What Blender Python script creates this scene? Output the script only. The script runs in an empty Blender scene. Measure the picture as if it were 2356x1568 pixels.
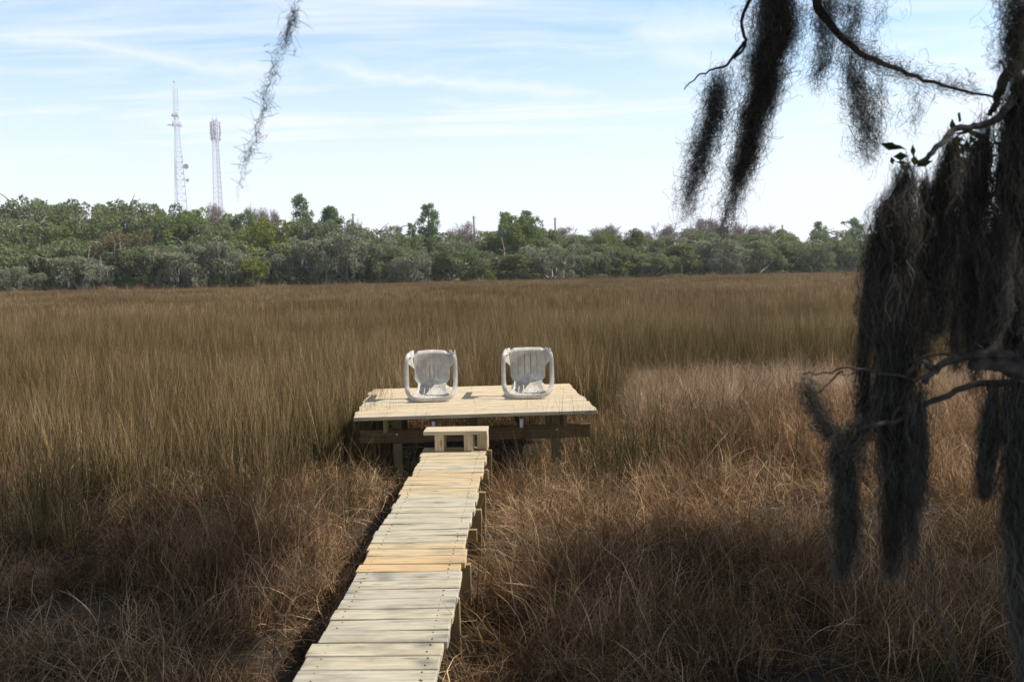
import bpy, math, random
import numpy as np
from mathutils import Vector, Matrix

R = math.radians
random.seed(7)
rng = np.random.default_rng(11)
scene = bpy.context.scene
COL = scene.collection

# ------------------------------------------------------------------ camera
EYE = 2.05
F = 2200.0                      # focal length in pixels of a 2356 px wide frame
PITCH, ROLL = 4.08, -1.2
cam_d = bpy.data.cameras.new('camera')
cam = bpy.data.objects.new('camera', cam_d)
COL.objects.link(cam)
CAMR = (Matrix.Rotation(R(90 - PITCH), 3, 'X') @ Matrix.Rotation(R(ROLL), 3, 'Z'))
cam.matrix_world = Matrix.Translation((0, 0, EYE)) @ CAMR.to_4x4()
cam_d.sensor_width = 36
cam_d.lens = 36 * F / 2356
cam_d.clip_start = 0.05
cam_d.clip_end = 4000
cam_d.dof.use_dof = True
cam_d.dof.focus_distance = 7.5
cam_d.dof.aperture_fstop = 5.0
scene.camera = cam

def ray(px, py):
    d = CAMR @ Vector(((px - 1178) / F, -(py - 784) / F, -1.0))
    return d
def at(px, py, D):
    """world point seen at that place of the photograph, D metres ahead"""
    d = ray(px, py)
    return Vector((0, 0, EYE)) + d * (D / d.y)
def on(px, py, z):
    d = ray(px, py)
    return Vector((0, 0, EYE)) + d * ((z - EYE) / d.z)

# ------------------------------------------------------------------ sky and sun
SUN_EL = 47.0
SUN_AZ = 4.0                  # degrees from +X towards +Y
SUNV = Vector((math.cos(R(SUN_EL)) * math.cos(R(SUN_AZ)), math.cos(R(SUN_EL)) * math.sin(R(SUN_AZ)), math.sin(R(SUN_EL))))
w = bpy.data.worlds.new('World'); scene.world = w; w.use_nodes = True
nt = w.node_tree; nt.nodes.clear()
class NB:
    """small node-building helper"""
    def __init__(s, nt): s.nt = nt
    def n(s, t, ins=None, **kw):
        nd = s.nt.nodes.new(t)
        for k, v in kw.items(): setattr(nd, k, v)
        for k, v in (ins or {}).items():
            if isinstance(v, bpy.types.NodeSocket): s.nt.links.new(v, nd.inputs[k])
            else: nd.inputs[k].default_value = v
        return nd
    def math(s, op, a, b=None, c=None, clamp=False):
        nd = s.nt.nodes.new('ShaderNodeMath'); nd.operation = op; nd.use_clamp = clamp
        for i, v in enumerate((a, b, c)):
            if v is None: continue
            if isinstance(v, bpy.types.NodeSocket): s.nt.links.new(v, nd.inputs[i])
            else: nd.inputs[i].default_value = v
        return nd.outputs[0]
    def mix(s, fac, a, b, bt='MIX'):
        nd = s.nt.nodes.new('ShaderNodeMix'); nd.data_type = 'RGBA'; nd.blend_type = bt
        for i, v in ((0, fac), (6, a), (7, b)):
            if isinstance(v, bpy.types.NodeSocket): s.nt.links.new(v, nd.inputs[i])
            else: nd.inputs[i].default_value = v if i == 0 else (tuple(v) + (1,))[:4]
        return nd.outputs[2]
    def ramp(s, fac, stops):
        nd = s.nt.nodes.new('ShaderNodeValToRGB'); s.nt.links.new(fac, nd.inputs[0])
        el = nd.color_ramp.elements
        while len(el) < len(stops): el.new(0.5)
        for e, (p, c) in zip(el, stops):
            e.position = p; e.color = (tuple(c) + (1,))[:4] if not isinstance(c, (int, float)) else (c, c, c, 1)
        return nd.outputs[0]
    def noise(s, vec, scale, detail=3, rough=.55, dist=0):
        nd = s.n('ShaderNodeTexNoise', {'Scale': scale, 'Detail': detail, 'Roughness': rough, 'Distortion': dist})
        if vec is not None: s.nt.links.new(vec, nd.inputs['Vector'])
        return nd.outputs['Fac']
b = NB(nt)
sky = b.n('ShaderNodeTexSky', sky_type='NISHITA', sun_disc=False, sun_elevation=R(SUN_EL), sun_rotation=R(90 - SUN_AZ),
          air_density=1.0, dust_density=0.9, ozone_density=1.4)
tc = b.n('ShaderNodeTexCoord'); gen = tc.outputs['Generated']
sep = b.n('ShaderNodeSeparateXYZ', {0: gen})
zz = b.math('MAXIMUM', sep.outputs[2], 0.0)
zc = b.math('ADD', zz, 0.10)
flat = b.n('ShaderNodeCombineXYZ', {0: b.math('DIVIDE', sep.outputs[0], zc), 1: b.math('DIVIDE', sep.outputs[1], zc), 2: 0.0})
mp = b.n('ShaderNodeMapping', {'Vector': flat.outputs[0], 'Rotation': (0, 0, R(22)), 'Scale': (0.32, 1.15, 1)})
wisp = b.noise(mp.outputs[0], 1.5, 7, .58, .6)
wisp2 = b.noise(flat.outputs[0], .8, 4, .5, .3)
wf = b.math('MULTIPLY', b.ramp(wisp, [(0.36, 0), (0.60, 1)]), b.ramp(wisp2, [(0.30, .45), (0.58, 1)]))
def band(p, q, width, amt, ns):
    """a streak of cirrus along the great circle through two sky directions"""
    a_, b_ = ray(*p).normalized(), ray(*q).normalized()
    nrm = a_.cross(b_).normalized()
    mid = ((a_ + b_) / 2).normalized()
    d = b.n('ShaderNodeVectorMath', {0: gen, 1: tuple(nrm)}, operation='DOT_PRODUCT').outputs['Value']
    wob = b.math('MULTIPLY_ADD', b.noise(gen, ns, 6, .65), .07, -.035)
    d = b.math('ABSOLUTE', b.math('ADD', d, wob))
    f = b.math('SUBTRACT', 1.0, b.math('DIVIDE', d, width), clamp=True)
    m = b.n('ShaderNodeVectorMath', {0: gen, 1: tuple(mid)}, operation='DOT_PRODUCT').outputs['Value']
    lim = a_.angle(b_) / 2
    fall = b.n('ShaderNodeMapRange', {0: m, 1: math.cos(lim * 1.25), 2: math.cos(lim * .7), 3: 0.0, 4: 1.0}).outputs[0]
    return b.math('MULTIPLY', b.math('MULTIPLY', b.math('POWER', f, 1.5), fall), amt)
acc = wf
for args in (((-80, 60), (700, 190), .026, .80, 4), ((700, 150), (1420, 245), .028, .82, 5), ((900, 225), (1900, 255), .030, .7, 3),
             ((980, 190), (1300, 140), .008, .5, 6), ((1440, 70), (1780, 60), .045, .75, 9), ((1480, 110), (1800, 190), .050, .7, 8), ((1600, 150), (2050, 210), .06, .6, 5),
             ((150, 250), (1300, 300), .03, .35, 4), ((1300, 420), (2300, 380), .04, .5, 3)):
    acc = b.math('MAXIMUM', acc, band(*args))
hor = b.ramp(zz, [(0.0, 1.0), (0.07, .90), (0.14, .58), (0.24, .16), (0.45, 0.04)])
cl = b.math('MAXIMUM', b.math('MULTIPLY', acc, .92), hor)
tint = b.n('ShaderNodeHueSaturation', {'Hue': .493, 'Saturation': 1.12, 'Value': 1.9, 'Color': sky.outputs[0]}).outputs[0]
col = b.mix(cl, tint, (8.9, 9.3, 10.2))
dim = b.ramp(zz, [(0.0, 1.0), (0.34, 1.0), (0.60, .42), (1.0, .30)])      # the high sky is deeper than the band near the horizon
col = b.mix(1.0, col, dim, 'MULTIPLY')
bg = b.n('ShaderNodeBackground', {'Color': col, 'Strength': 0.10})
out = b.n('ShaderNodeOutputWorld', {0: bg.outputs[0]})

sd = bpy.data.lights.new('sun', 'SUN'); sun = bpy.data.objects.new('sun', sd); COL.objects.link(sun)
sd.energy = 5.0; sd.angle = R(0.55); sd.color = (1.0, .93, .82)
sun.rotation_euler = SUNV.to_track_quat('Z', 'Y').to_euler()
sun.location = SUNV * 50
vs = scene.view_settings
vs.view_transform = 'Standard'; vs.look = 'None'; vs.gamma = 1; vs.exposure = 0.2; vs.use_curve_mapping = False
scene.cycles.max_bounces = 5; scene.cycles.diffuse_bounces = 3; scene.cycles.transmission_bounces = 3
scene.cycles.transparent_max_bounces = 4

# ------------------------------------------------------------------ helpers
def tag(o, label=None, cat=None, group=None, kind=None):
    if label: o['label'] = label
    if cat: o['category'] = cat
    if group: o['group'] = group
    if kind: o['kind'] = kind
    return o
def empty(name, loc, label=None, cat=None, group=None, rz=0):
    o = bpy.data.objects.new(name, None); COL.objects.link(o); o.location = loc; o.rotation_euler = (0, 0, rz)
    o.empty_display_size = .2
    return tag(o, label, cat, group)
def link(name, me, parent=None):
    o = bpy.data.objects.new(name, me); COL.objects.link(o)
    if parent is not None: o.parent = parent
    return o
def np_mesh(name, V, Q, mat, uv=None, smooth=False, attr=None):
    """mesh from vertex array and an (n,3|4) face array; uv per vertex"""
    me = bpy.data.meshes.new(name)
    V = np.asarray(V, np.float32); Q = np.asarray(Q, np.int32)
    n, k = Q.shape
    me.vertices.add(len(V)); me.vertices.foreach_set('co', V.ravel())
    me.loops.add(n * k); me.loops.foreach_set('vertex_index', Q.ravel())
    me.polygons.add(n); me.polygons.foreach_set('loop_start', np.arange(0, n * k, k, dtype=np.int32))
    me.polygons.foreach_set('loop_total', np.full(n, k, np.int32))
    if smooth: me.polygons.foreach_set('use_smooth', np.ones(n, bool))
    if uv is not None:
        l = me.uv_layers.new(name='UVMap')
        l.data.foreach_set('uv', np.asarray(uv, np.float32)[Q.ravel()].ravel())
    if mat: me.materials.append(mat)
    me.update(calc_edges=True)
    return me
def M(name):
    m = bpy.data.materials.new(name); m.use_nodes = True; m.node_tree.nodes.clear()
    return m, NB(m.node_tree)
def fin(m, b, shader):
    b.n('ShaderNodeOutputMaterial', {0: shader}); return m
def principled(b, color, rough=.7, **kw):
    nd = b.n('ShaderNodeBsdfPrincipled', {'Roughness': rough})
    if isinstance(color, bpy.types.NodeSocket): b.nt.links.new(color, nd.inputs['Base Color'])
    else: nd.inputs['Base Color'].default_value = (tuple(color) + (1,))[:4]
    for k, v in kw.items():
        k = k.replace('_', ' ')
        if isinstance(v, bpy.types.NodeSocket): b.nt.links.new(v, nd.inputs[k])
        else: nd.inputs[k].default_value = v
    return nd.outputs[0]

class MB:
    """collects boxes and tubes in one mesh; uv.x carries a random number of the piece, uv.y spare"""
    def __init__(s): s.V = []; s.Fc = []; s.U = []; s.n = 0
    def add(s, vs, fs, u=(0, 0)):
        s.V += [tuple(v) for v in vs]; s.Fc += [tuple(i + s.n for i in f) for f in fs]
        s.U += [u] * len(vs); s.n += len(vs)
    def box(s, c, size, rot=None, u=None, bev=0.003):
        """bevelled box: centre, full size, rotation matrix"""
        hx, hy, hz = [d / 2 for d in size]
        bev = min(bev, hx * .45, hy * .45, hz * .45)
        vs = []; 
        idx = {}
        for sx in (-1, 1):
            for sy in (-1, 1):
                for sz in (-1, 1):
                    for ax in range(3):
                        p = [sx * hx, sy * hy, sz * hz]
                        for a in range(3):
                            if a != ax: p[a] -= bev * (sx, sy, sz)[a]
                        idx[(sx, sy, sz, ax)] = len(vs); vs.append(Vector(p))
        fs = []
        for ax in range(3):
            o1, o2 = (ax + 1) % 3, (ax + 2) % 3
            for sg in (-1, 1):
                q = []
                for a, c_ in ((-1, -1), (1, -1), (1, 1), (-1, 1)):
                    k = [0, 0, 0]; k[ax] = sg; k[o1] = a; k[o2] = c_
                    q.append(idx[(*k, ax)])
                fs.append(q if sg > 0 else q[::-1])
            for a in (-1, 1):       # edges parallel to ax
                for c_ in (-1, 1):
                    k0 = [0, 0, 0]; k1 = [0, 0, 0]
                    k0[ax] = -1; k1[ax] = 1
                    for k in (k0, k1): k[o1] = a; k[o2] = c_
                    q = [idx[(*k0, o1)], idx[(*k1, o1)], idx[(*k1, o2)], idx[(*k0, o2)]]
                    fs.append(q if a * c_ < 0 else q[::-1])
        for sx in (-1, 1):
            for sy in (-1, 1):
                for sz in (-1, 1):
                    q = [idx[(sx, sy, sz, a)] for a in range(3)]
                    fs.append(q if sx * sy * sz > 0 else q[::-1])
        c = Vector(c)
        if rot is not None: vs = [rot @ v for v in vs]
        s.add([v + c for v in vs], fs, u if u is not None else (random.random(), random.random()))
        return s
    def tube(s, pts, rad, n=7, cap=True, u=(0, 0)):
        pts = [Vector(p) for p in pts]
        if not hasattr(rad, '__len__'): rad = [rad] * len(pts)
        vs, fs = [], []
        up = Vector((0.13, .21, 1)).normalized()
        for i, p in enumerate(pts):
            t = (pts[min(i + 1, len(pts) - 1)] - pts[max(i - 1, 0)])
            t.normalize()
            a = t.cross(up)
            if a.length < .05: a = t.cross(Vector((1, 0, 0)))
            a.normalize(); c = t.cross(a)
            for k in range(n):
                th = 2 * math.pi * k / n
                vs.append(p + (a * math.cos(th) + c * math.sin(th)) * rad[i])
        for i in range(len(pts) - 1):
            for k in range(n):
                fs.append((i * n + k, i * n + (k + 1) % n, (i + 1) * n + (k + 1) % n, (i + 1) * n + k))
        if cap:
            fs.append(tuple(range(n))[::-1]); fs.append(tuple((len(pts) - 1) * n + k for k in range(n)))
        s.add(vs, fs, u); return s
    def build(s, name, mat, parent=None, smooth=False):
        me = bpy.data.meshes.new(name)
        me.from_pydata(s.V, [], s.Fc)
        l = me.uv_layers.new(name='UVMap')
        li = np.empty(len(me.loops), np.int32); me.loops.foreach_get('vertex_index', li)
        l.data.foreach_set('uv', np.asarray(s.U, np.float32)[li].ravel())
        me.materials.append(mat)
        if smooth: me.shade_smooth()
        return link(name, me, parent)

# ------------------------------------------------------------------ materials
def leafy(name, c1, c2, c3, nscale=.6, trans=.3, seed=0, hgt=None, clump=None):
    """diffuse + translucent; colour differs from blade to blade (uv.x) and in broad patches"""
    m, b = M(name)
    uv = b.n('ShaderNodeSeparateXYZ', {0: b.n('ShaderNodeUVMap').outputs[0]})
    pos = b.n('ShaderNodeNewGeometry').outputs['Position']
    pv = b.n('ShaderNodeMapping', {'Vector': pos, 'Location': (seed * 13.1, seed * 7.7, 0)}).outputs[0]
    big = b.noise(pv, nscale, 3, .6)
    f = b.math('ADD', b.math('MULTIPLY', uv.outputs[0], .72), b.math('MULTIPLY', b.ramp(big, [(.34, 0), (.66, 1)]), .28))
    c = b.ramp(f, [(0.12, c1), (0.5, c2), (0.9, c3)])
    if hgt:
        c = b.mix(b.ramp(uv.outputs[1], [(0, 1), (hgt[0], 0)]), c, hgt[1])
    if clump:
        sx = b.n('ShaderNodeSeparateXYZ', {0: pos}); flat_ = b.n('ShaderNodeCombineXYZ', {0: sx.outputs[0], 1: sx.outputs[1], 2: 0.0}).outputs[0]
        k1 = b.ramp(b.noise(flat_, clump[0], 2, .6), [(.35, clump[2]), (.65, 2 - clump[2])]); k2 = b.ramp(b.noise(flat_, clump[1], 2, .6), [(.36, clump[2] + .12), (.64, 1.88 - clump[2])])
        br = b.math('MULTIPLY', k1, k2)
    else: br = b.math('MULTIPLY_ADD', b.noise(pos, nscale * 7, 2), .6, .7)
    c = b.mix(1.0, c, b.n('ShaderNodeCombineColor', {0: br, 1: br, 2: br}).outputs[0], 'MULTIPLY')
    d = b.n('ShaderNodeBsdfDiffuse', {'Color': c}).outputs[0]
    t = b.n('ShaderNodeBsdfTranslucent', {'Color': c}).outputs[0]
    return fin(m, b, b.n('ShaderNodeMixShader', {0: trans, 1: d, 2: t}).outputs[0])

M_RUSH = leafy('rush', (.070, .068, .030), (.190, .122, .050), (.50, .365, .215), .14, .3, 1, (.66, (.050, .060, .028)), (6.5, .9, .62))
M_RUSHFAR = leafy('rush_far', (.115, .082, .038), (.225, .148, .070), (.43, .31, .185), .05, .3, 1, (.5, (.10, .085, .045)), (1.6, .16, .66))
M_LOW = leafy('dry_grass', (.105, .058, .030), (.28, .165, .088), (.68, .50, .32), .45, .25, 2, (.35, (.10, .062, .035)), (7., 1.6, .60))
M_GREEN = leafy('green_stem', (.03, .05, .018), (.06, .075, .03), (.15, .12, .06), .8, .2, 3)

m, b = M('mud')
pos = b.n('ShaderNodeNewGeometry').outputs['Position']
c = b.ramp(b.noise(pos, 2.5, 6), [(.3, (.012, .009, .006)), (.55, (.03, .022, .014)), (.75, (.07, .05, .032))])
far = b.n('ShaderNodeMapRange', {0: b.n('ShaderNodeSeparateXYZ', {0: pos}).outputs[1], 1: 25., 2: 60.}).outputs[0]
c = b.mix(far, c, (.10, .065, .032))
M_MUD = fin(m, b, principled(b, c, .9))

def wood(name, cols, dirt=.5, green=0.0, scale=1.0, rough=.75):
    """new pressure-treated pine: grain runs along the board's longest local axis given by u (object x)"""
    m, b = M(name)
    uv = b.n('ShaderNodeSeparateXYZ', {0: b.n('ShaderNodeUVMap').outputs[0]})
    co = b.n('ShaderNodeTexCoord').outputs['Object']
    off = b.n('ShaderNodeCombineXYZ', {0: b.math('MULTIPLY', uv.outputs[0], 71.), 1: b.math('MULTIPLY', uv.outputs[0], 33.), 2: 0.})
    p = b.n('ShaderNodeVectorMath', {0: co, 1: off.outputs[0]}, operation='ADD').outputs[0]
    ps = b.n('ShaderNodeMapping', {'Vector': p, 'Scale': (1.2 * scale, 22 * scale, 22 * scale)}).outputs[0]
    grain = b.noise(ps, 2.4, 5, .6, .8)
    pk = b.n('ShaderNodeMapping', {'Vector': p, 'Scale': (4.5, 15, 15)}).outputs[0]
    kn = b.n('ShaderNodeTexVoronoi', {'Vector': pk, 'Scale': .8, 'Randomness': 1.0})
    knot = b.ramp(kn.outputs['Distance'], [(.05, 1), (.12, .55), (.20, 0)])
    smud = b.ramp(b.noise(b.n('ShaderNodeMapping', {'Vector': p, 'Scale': (3, 9, 9)}).outputs[0], 1.3, 6, .65), [(.48, 0), (.68, 1)])
    base = b.ramp(b.math('MAXIMUM', uv.outputs[1], 0.0), cols)
    c = b.mix(b.ramp(grain, [(.36, .60), (.62, 0)]), base, (.30, .215, .12), 'MIX')
    c = b.mix(b.math('MULTIPLY', smud, dirt), c, (.20, .17, .14))
    c = b.mix(b.math('MULTIPLY', knot, .75), c, (.16, .085, .04))
    c = b.mix(b.math('LESS_THAN', uv.outputs[1], -.5), c, (.10, .085, .07))
    bump = b.n('ShaderNodeBump', {'Strength': .25, 'Distance': .004, 'Height': grain})
    return fin(m, b, principled(b, c, rough, Normal=bump.outputs[0], Specular_IOR_Level=.3))
PALE, YEL = (.60, .55, .43), (.68, .50, .27)
M_DECKW = wood('walkway_boards', [(0, (.54, .52, .44)), (.35, (.62, .56, .41)), (.6, (.66, .54, .35)), (.85, YEL), (1, (.66, .46, .25))], .55)
M_DECKP = wood('platform_boards', [(0, (.62, .55, .43)), (.5, (.70, .60, .43)), (1, (.72, .57, .36))], .3)
M_POST = wood('treated_timber', [(0, (.22, .20, .12)), (.5, (.28, .22, .11)), (1, (.36, .25, .12))], .3)
M_BEAM = wood('brown_beam', [(0, (.12, .06, .028)), (.5, (.15, .078, .034)), (1, (.19, .10, .045))], .35)
m, b = M('galvanised'); M_GALV = fin(m, b, principled(b, (.62, .65, .70), .4, Metallic=.55))
m, b = M('tower_steel')
M_TOWER = fin(m, b, principled(b, (.70, .72, .80), .6, Metallic=.0))
m, b = M('antenna_white'); M_ANT = fin(m, b, principled(b, (.62, .62, .68), .5))
m, b = M('utility_wood'); M_UTIL = fin(m, b, principled(b, (.34, .31, .30), .9))

m, b = M('old_white_plastic')
co = b.n('ShaderNodeTexCoord').outputs['Object']
oi = b.n('ShaderNodeObjectInfo').outputs['Random']
cv = b.n('ShaderNodeVectorMath', {0: co, 1: b.n('ShaderNodeCombineXYZ', {0: 0.0, 1: 3.1, 2: 1.7}).outputs[0]}, operation='ADD').outputs[0]
st = b.ramp(b.noise(cv, 7, 7, .68, .6), [(.36, 0), (.60, 1)])
st2 = b.ramp(b.noise(b.n('ShaderNodeMapping', {'Vector': cv, 'Scale': (9, 2, 2)}).outputs[0], 5, 5), [(.5, 0), (.7, 1)])
c = b.mix(b.math('MULTIPLY', st, .70), (.68, .67, .645), (.34, .315, .28))
c = b.mix(b.math('MULTIPLY', st2, .4), c, (.30, .27, .23))
M_PLASTIC = fin(m, b, principled(b, c, .42, Subsurface_Weight=.0, Specular_IOR_Level=.4))

m, b = M('oak_bark')
pos = b.n('ShaderNodeNewGeometry').outputs['Position']
c = b.ramp(b.noise(pos, 30, 5, .65), [(.35, (.035, .028, .024)), (.6, (.10, .085, .075)), (.75, (.2, .19, .175))])
M_BARK = fin(m, b, principled(b, c, .95, Normal=b.n('ShaderNodeBump', {'Strength': .7, 'Distance': .01, 'Height': b.noise(pos, 45, 5)}).outputs[0]))
M_MOSS = leafy('spanish_moss', (.050, .044, .037), (.110, .100, .086), (.23, .22, .20), 3.0, .28, 4)
M_OAKLEAF = leafy('oak_leaf', (.02, .035, .012), (.045, .065, .022), (.09, .10, .04), 2.0, .25, 5)
M_FARTRUNK = leafy('far_bark', (.14, .12, .10), (.26, .24, .21), (.42, .40, .36), .5, 0.0, 6)
FOL = {
    'oak': leafy('far_oak_leaves', (.14, .175, .075), (.20, .235, .115), (.30, .325, .19), .30, .35, 7),
    'greyoak': leafy('far_grey_oak_leaves', (.17, .19, .11), (.245, .265, .165), (.36, .37, .26), .30, .3, 8),
    'green': leafy('far_green_leaves', (.13, .18, .055), (.20, .25, .085), (.29, .34, .14), .35, .4, 9),
    'yellow': leafy('far_yellow_leaves', (.13, .16, .03), (.23, .25, .055), (.34, .34, .11), .35, .25, 10),
    'cedar': leafy('far_cedar_leaves', (.13, .155, .06), (.19, .21, .085), (.27, .27, .12), .40, .35, 11),
    'rust': leafy('far_rusty_leaves', (.15, .13, .06), (.20, .165, .08), (.29, .235, .14), .40, .35, 12),
    'pine': leafy('far_pine_needles', (.10, .16, .065), (.17, .235, .10), (.26, .33, .17), .5, .35, 13),
    'bare': leafy('far_bare_twigs', (.24, .20, .19), (.34, .29, .275), (.45, .40, .38), .5, .1, 14),
    'moss': leafy('far_moss', (.22, .215, .165), (.29, .28, .225), (.40, .385, .32), .5, .35, 15),
}

# ------------------------------------------------------------------ ground
def fbm(x, y, s=1.0, seed=0):
    """cheap smooth value noise as sums of sines, -1..1"""
    v = 0; a = .5
    r = np.random.default_rng(100 + seed)
    for o in range(6):
        th = r.uniform(0, 6.28); k = s * 1.63 ** o
        v = v + a * np.sin((x * math.cos(th) + y * math.sin(th)) * k + r.uniform(0, 6.28) + 1.3 * np.sin(k * .7 * (x * math.sin(th) - y * math.cos(th)) + o))
        a *= .72
    return v / 1.3
WA = on(839, 1568, .356); WB = on(1047, 1035, .356)        # walkway centre line, near and far
WDIR = Vector((WB.x - WA.x, WB.y - WA.y, 0)).normalized()
WPERP = Vector((WDIR.y, -WDIR.x, 0))
def walk_u(x, y):
    """offset to the right of the walkway's centre line"""
    return (x - WA.x) * WPERP.x + (y - WA.y) * WPERP.y
def ground_z(x, y):
    x = np.asarray(x, float); y = np.asarray(y, float)
    near = np.clip((3.2 - y) / 3.5, 0, 1)
    z = (.06 * fbm(x, y, 1.4, 1) + .05 * fbm(x, y, 3.6, 2)) * np.clip((20 - y) / 10, 0, 1) + .42 * near * near * (3 - 2 * near)
    u = walk_u(x, y)
    z = z - .06 * np.exp(-(u / .45) ** 2) * (y < 10)
    z = z - .10 * np.exp(-(((x + .05) / 1.7) ** 2 + ((y - 10.3) / 1.3) ** 2) ** 2)
    right = 1 / (1 + np.exp(-(x - 1.9) / .25)) * np.clip((y - 5) / 5, 0, 1) * np.clip((17.5 - y) / 2, 0, 1)
    return z + .10 * right
xs = np.concatenate([-np.geomspace(480, 14, 18), np.linspace(-12, 14, 150), np.geomspace(16, 480, 18)])
ys = np.concatenate([-np.geomspace(60, 6, 8), np.linspace(-5, 20, 140), np.geomspace(21, 560, 24)])
X, Y = np.meshgrid(xs, ys)
V = np.stack([X, Y, ground_z(X, Y)], -1).reshape(-1, 3)
nx, ny = len(xs), len(ys)
ii = (np.arange(ny - 1)[:, None] * nx + np.arange(nx - 1)[None]).ravel()
Q = np.stack([ii, ii + 1, ii + nx + 1, ii + nx], 1)
ground = link('ground', np_mesh('ground', V, Q, M_MUD, smooth=True)); tag(ground, 'dark mud of the salt marsh under the grass', kind='structure')

m, b = M('puddle_water')
wb = b.n('ShaderNodeBump', {'Strength': 1.0, 'Distance': .02, 'Height': b.noise(b.n('ShaderNodeNewGeometry').outputs['Position'], 16, 3)})
M_WATER = fin(m, b, principled(b, (.02, .02, .018), .06, Normal=wb.outputs[0]))
def puddle(cx, cy, rx, ry, z):
    vs = [(cx, cy, z)]
    for k in range(40):
        a = k / 40 * 6.2832; r_ = 1 + .18 * math.sin(3 * a + cx) + .1 * math.sin(7 * a)
        vs.append((cx + rx * r_ * math.cos(a), cy + ry * r_ * math.sin(a), z))
    me = bpy.data.meshes.new('puddle'); me.from_pydata(vs, [], [(0, 1 + k, 1 + (k + 1) % 40) for k in range(40)])
    me.materials.append(M_WATER)
    return link('water', me)
tag(puddle(.42, 9.25, .42, .42, -.035), 'shallow muddy water under the right front of the platform', kind='structure')

# ------------------------------------------------------------------ grass
def blades(n, rad, h0, h1, wid, seg, lean, curl, seed, flop=0., clump=False):
    """n ribbon blades; flop>0 bends them over to lie in the mat. returns V,Q,UV"""
    r = np.random.default_rng(seed)
    a = r.uniform(0, 6.28, n); q = rad * np.sqrt(r.uniform(0, 1, n))
    bx, by = q * np.cos(a), q * np.sin(a)
    H = r.uniform(h0, h1, n)
    th = r.uniform(0, 6.28, n) if not clump else a + r.normal(0, .5, n)
    tilt = np.abs(r.normal(0, lean, n))
    dth = r.normal(0, curl, n)
    bend = np.abs(r.normal(flop, flop * .45 + .02, n))
    W = wid * r.uniform(.6, 1.3, n)
    face = r.uniform(0, 6.28, n)
    px, py, pz = bx.copy(), by.copy(), np.full(n, -.02)
    P = [(px.copy(), py.copy(), pz.copy())]
    for s_ in range(seg):
        t = (s_ + .5) / seg
        el = tilt + bend * t ** 1.3
        el = np.minimum(el, 2.0)
        L = H / seg
        px = px + L * np.sin(el) * np.cos(th); py = py + L * np.sin(el) * np.sin(th); pz = pz + L * np.cos(el)
        th = th + dth / seg + r.normal(0, curl * .4, n)
        P.append((px.copy(), py.copy(), pz.copy()))
    V = np.zeros((n, seg + 1, 2, 3)); U = np.zeros((n, seg + 1, 2, 2))
    rnd = r.uniform(0, 1, n)
    for k, p in enumerate(P):
        t = k / seg
        w_ = W * (1 - .85 * t ** 1.5) * .5
        dx, dy = np.cos(face) * w_, np.sin(face) * w_
        for s_, sg in ((0, -1), (1, 1)):
            V[:, k, s_, 0] = p[0] + sg * dx; V[:, k, s_, 1] = p[1] + sg * dy; V[:, k, s_, 2] = p[2]
            U[:, k, s_, 0] = rnd; U[:, k, s_, 1] = t
    base = (np.arange(n) * (seg + 1) * 2)[:, None] + (np.arange(seg) * 2)[None]
    base = base.ravel()
    Q = np.stack([base, base + 1, base + 3, base + 2], 1)
    return V.reshape(-1, 3), Q, U.reshape(-1, 2)
def join(parts):
    V, Q, U, n = [], [], [], 0
    for v, q, u in parts:
        V.append(v); Q.append(q + n); U.append(u); n += len(v)
    return np.concatenate(V), np.concatenate(Q), np.concatenate(U)

def scatter(name, sources, mat, pts, rotz, scl, label, tiltv=None):
    """one object whose geometry nodes set the tuft meshes on its points"""
    src = bpy.data.collections.new(name + '_tufts')
    for i, (V, Q, U) in enumerate(sources):
        o = bpy.data.objects.new('tuft', np_mesh('tuft', V, Q, mat, U)); src.objects.link(o)
    me = bpy.data.meshes.new(name); n = len(pts)
    me.vertices.add(n); me.vertices.foreach_set('co', np.asarray(pts, np.float32).ravel())
    rot = np.zeros((n, 3), np.float32); rot[:, 2] = rotz
    if tiltv is not None: rot[:, :2] = tiltv
    for nm, tp, dat in (('rot', 'FLOAT_VECTOR', rot), ('scl', 'FLOAT_VECTOR', np.asarray(scl, np.float32)),
                        ('pick', 'INT', rng.integers(0, len(sources), n).astype(np.int32))):
        at_ = me.attributes.new(nm, tp, 'POINT')
        at_.data.foreach_set('vector' if tp != 'INT' else 'value', dat.ravel())
    me.materials.append(mat)
    o = link(name, me)
    ng = bpy.data.node_groups.new(name, 'GeometryNodeTree')
    ng.interface.new_socket('Geometry', in_out='INPUT', socket_type='NodeSocketGeometry')
    ng.interface.new_socket('Geometry', in_out='OUTPUT', socket_type='NodeSocketGeometry')
    N = ng.nodes; L = ng.links
    gi = N.new('NodeGroupInput'); go = N.new('NodeGroupOutput')
    m2p = N.new('GeometryNodeMeshToPoints'); L.new(gi.outputs[0], m2p.inputs[0])
    ci = N.new('GeometryNodeCollectionInfo'); ci.inputs['Collection'].default_value = src
    ci.inputs['Separate Children'].default_value = True; ci.inputs['Reset Children'].default_value = True
    iop = N.new('GeometryNodeInstanceOnPoints'); L.new(m2p.outputs[0], iop.inputs['Points'])
    L.new(ci.outputs[0], iop.inputs['Instance']); iop.inputs['Pick Instance'].default_value = True
    def na(nm, tp):
        a = N.new('GeometryNodeInputNamedAttribute'); a.data_type = tp; a.inputs['Name'].default_value = nm; return a.outputs[0]
    L.new(na('pick', 'INT'), iop.inputs['Instance Index'])
    L.new(na('rot', 'FLOAT_VECTOR'), iop.inputs['Rotation'])
    L.new(na('scl', 'FLOAT_VECTOR'), iop.inputs['Scale'])
    L.new(iop.outputs[0], go.inputs[0])
    md = o.modifiers.new('tufts', 'NODES'); md.node_group = ng
    return tag(o, label, kind='stuff')

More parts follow.
